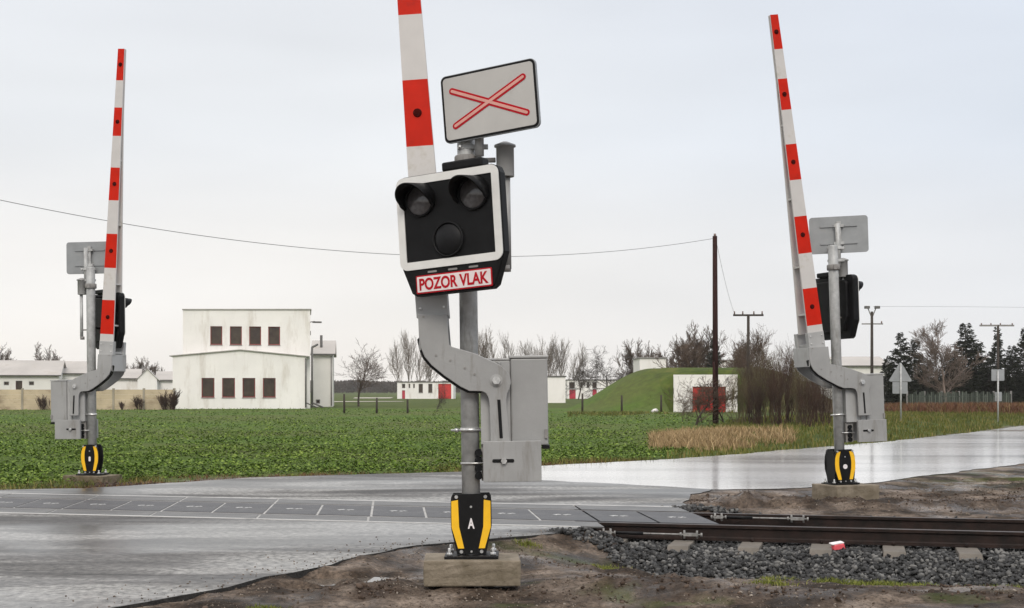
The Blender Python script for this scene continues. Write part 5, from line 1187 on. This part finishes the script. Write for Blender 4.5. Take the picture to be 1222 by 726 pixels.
def blades(x, y, h, wd, m, name, label, lean=.5):
    n = len(x); z = height(x, y)-.01; a = rng.uniform(0, 6.28, n); b = rng.uniform(0, 6.28, n); l_ = rng.uniform(.1, lean, n)*h
    u = np.stack([np.cos(b), np.sin(b), b*0], 1)*wd[:, None]*.5; P0 = np.stack([x, y, z], 1); mid = P0+np.stack([np.cos(a)*l_*.35, np.sin(a)*l_*.35, h*.6], 1); tip = P0+np.stack([np.cos(a)*l_, np.sin(a)*l_, h], 1)
    V = np.stack([P0-u, P0+u, mid+u*.7, mid-u*.7, tip], 1); F_ = np.array([(0, 1, 2), (0, 2, 3), (3, 2, 4)])
    return tag(npmesh(name, V.reshape(-1, 3), (F_[None]+5*np.arange(n)[:, None, None]).reshape(-1, 3), m), label, 'grass', kind='stuff')
def near_road(lo, hi): return lambda x, y: is_beyond(x, y) & (dist_line(x, y, FAR_EDGE) > lo+.35*(fbm(x, y, 1.2, 3, 51)-.5)) & (dist_line(x, y, FAR_EDGE) < hi+1.2*(fbm(x, y, .7, 3, 52)-.5)) & (np.abs(x) < y*.39+1)
# verge beyond the far road
x_, y_ = scatter(150000, 0, 34, 26, 80, near_road(.12, 11), lambda x, y: np.where(infield(x, y), 0, 1)*sstep(.3, .5, fbm(x, y, 1.5, 3, 70)))
blades(x_, y_, rng.uniform(.05, .22, len(x_)), rng.uniform(.015, .04, len(x_)), M_['grass'], 'verge_grass', 'green and yellowish grass on the verge beyond the country road')
# tawny dry grass before the thicket
def dryzone(x, y): return (is_beyond(x, y)) & (y > 34) & (y < 47) & (x > xa(775, 1)*y) & (x < xa(950, 1)*y) & (dist_line(x, y, FAR_EDGE) > 1.5)
x_, y_ = scatter(90000, 3, 14, 33, 50, dryzone, lambda x, y: np.clip(1.25-(((x/y-.145)/.062)**2+((y-40)/6.5)**2), 0, 1)*sstep(.32, .62, fbm(x, y, .9, 3, 90)))
blades(x_, y_, rng.uniform(.10, .36, len(x_)), rng.uniform(.012, .03, len(x_)), M_['dry'], 'dry_grass', 'tall tawny dead grass below the thicket and tall pole', .9)
# thin dead grass between field and asphalt, left
x_, y_ = scatter(70000, -11, 3, 20.5, 31, near_road(.25, 1.5), lambda x, y: .05+sstep(.4, .6, fbm(x, y, 1.7, 3, 95)))
blades(x_, y_, rng.uniform(.02, .09, len(x_)), rng.uniform(.008, .018, len(x_)), M_['bracken'], 'edge_grass', 'low brown dead grass between the asphalt and the field', 1.2)
x_, y_ = scatter(40000, -11, 3, 20.5, 31, near_road(.4, 1.9), lambda x, y: sstep(.45, .6, fbm(x, y, 1.1, 3, 96)))
blades(x_, y_, rng.uniform(.04, .14, len(x_)), rng.uniform(.01, .022, len(x_)), M_['grass'], 'edge_weeds', 'green weeds in the strip beside the field', 1.2)
# russet growth before the green fence
x_, y_ = scatter(60000, 22, 42, 70, 91, lambda x, y: (x > .27*y) & (x < .39*y), lambda x, y: sstep(.3, .55, fbm(x, y, .5, 3, 99)))
blades(x_, y_, rng.uniform(.2, .7, len(x_)), rng.uniform(.03, .07, len(x_)), M_['bracken'], 'russet_undergrowth', 'low russet undergrowth in front of the green fence', 1.)
x_, y_ = scatter(40000, 3, 16, 78, 93, lambda x, y: (x > .04*y) & (x < .16*y) & (y < 90), lambda x, y: .35*sstep(.45, .7, fbm(x, y, .5, 3, 98)))
blades(x_, y_, rng.uniform(.06, .25, len(x_)), rng.uniform(.02, .05, len(x_)), M_['grass'], 'rough_grass', 'rough brownish grass at the foot of the mound', 1.)
# moss and grass at the ballast edge, a few tufts on the bare earth
def tuft(x, y):
    s, a = SA(x, y); return ((np.abs(s-13.25-.0*a) < .32) & (a > -.9) & (a < 3.6)) | ((np.abs(s-13.1) < .25) & (a > 3.6) & (a < 7))
x_, y_ = scatter(150000, -1, 8, 11, 14.5, tuft, lambda x, y: sstep(.38, .55, fbm(x, y, 2.2, 3, 110)))
blades(x_, y_, rng.uniform(.025, .085, len(x_)), rng.uniform(.006, .014, len(x_)), M_['moss'], 'ballast_edge_grass', 'short yellow green grass tufts along the ballast edge', 1.)
pts = [(.98, 13.4, .22), (.15, 13.9, .12), (-1.75, 9.75, .12), (.95, 12.75, .10), (11.5, 25.5, 1.6), (10, 23.5, .8), (2.1, 11.2, .16)]
xx, yy = [], []
for cx, cy, rr in pts: k_ = int(700*min(rr, .5)/.2); xx.append(rng.normal(cx, rr*.5, k_)); yy.append(rng.normal(cy, rr*.35, k_))
x_, y_ = np.concatenate(xx), np.concatenate(yy); blades(x_, y_, rng.uniform(.015, .05, len(x_)), rng.uniform(.004, .011, len(x_)), M_['moss'], 'soil_tufts', 'small green tufts scattered on the bare earth', 1.)
# crumbs of soil and pebbles
def baresoil(x, y):
    s, a = SA(x, y); r = ~(inside(x, y, near_poly) | inside(x, y, far_new) | inside(x, y, old_poly)); return r & ~is_beyond(x, y) & ((s < 13.9) | (s > 18.3)) & (np.abs(x) < .40*y)
x_, y_ = scatter(110000, -4, 12, 8.8, 24, baresoil, lambda x, y: .15+sstep(.45, .65, fbm(x, y, 1.9, 3, 120)))
P = np.stack([x_, y_, height(x_, y_)+.002], 1); o = rocks('soil_crumbs', P, np.clip(rng.lognormal(-5.3, .55, len(P)), .002, .022), M_['pebble'], seed=8); tag(o, 'crumbs of earth and small pebbles on the bare ground', 'soil', kind='stuff')
x_, y_ = scatter(5000, -4, 1.5, 8.8, 15, lambda x, y: inside(x, y, near_poly) & (dist_line(x, y, NEAR_EDGE) < .9), lambda x, y: np.exp(-dist_line(x, y, NEAR_EDGE)*4))
P = np.stack([x_, y_, x_*0+.003], 1); o = rocks('road_grit', P, rng.uniform(.003, .012, len(P)), M_['pebble'], seed=9); tag(o, 'grit and crumbs of earth along the edge of the asphalt', 'grit', kind='stuff')
# puddles
M_['water'] = mat('puddle_water', (.10, .085, .07), .06, .05, 2)
for cx, cy, rx, ry in PUD:
    mb = MB(); vv = [mb.bm.verts.new((cx+1.25*rx*math.cos(2*math.pi*i/40), cy+1.25*ry*math.sin(2*math.pi*i/40), -.078)) for i in range(40)]
    mb._fin([mb.bm.faces.new(vv)], M_['water']); tag(mb.build('puddle_water'), kind='structure')
x_, y_ = scatter(150000, -9, 13, 8.8, 24, lambda x, y: ~(inside(x, y, near_poly) | inside(x, y, far_new) | inside(x, y, old_poly)), clodzone)
P = np.stack([x_, y_, height(x_, y_)+.004], 1); o = rocks('soil_clods', P, np.clip(rng.lognormal(-4.75, .55, len(P)), .003, .035), M_['clod'], seed=12); tag(o, 'dark brown clods of freshly dug earth', 'soil', kind='stuff')
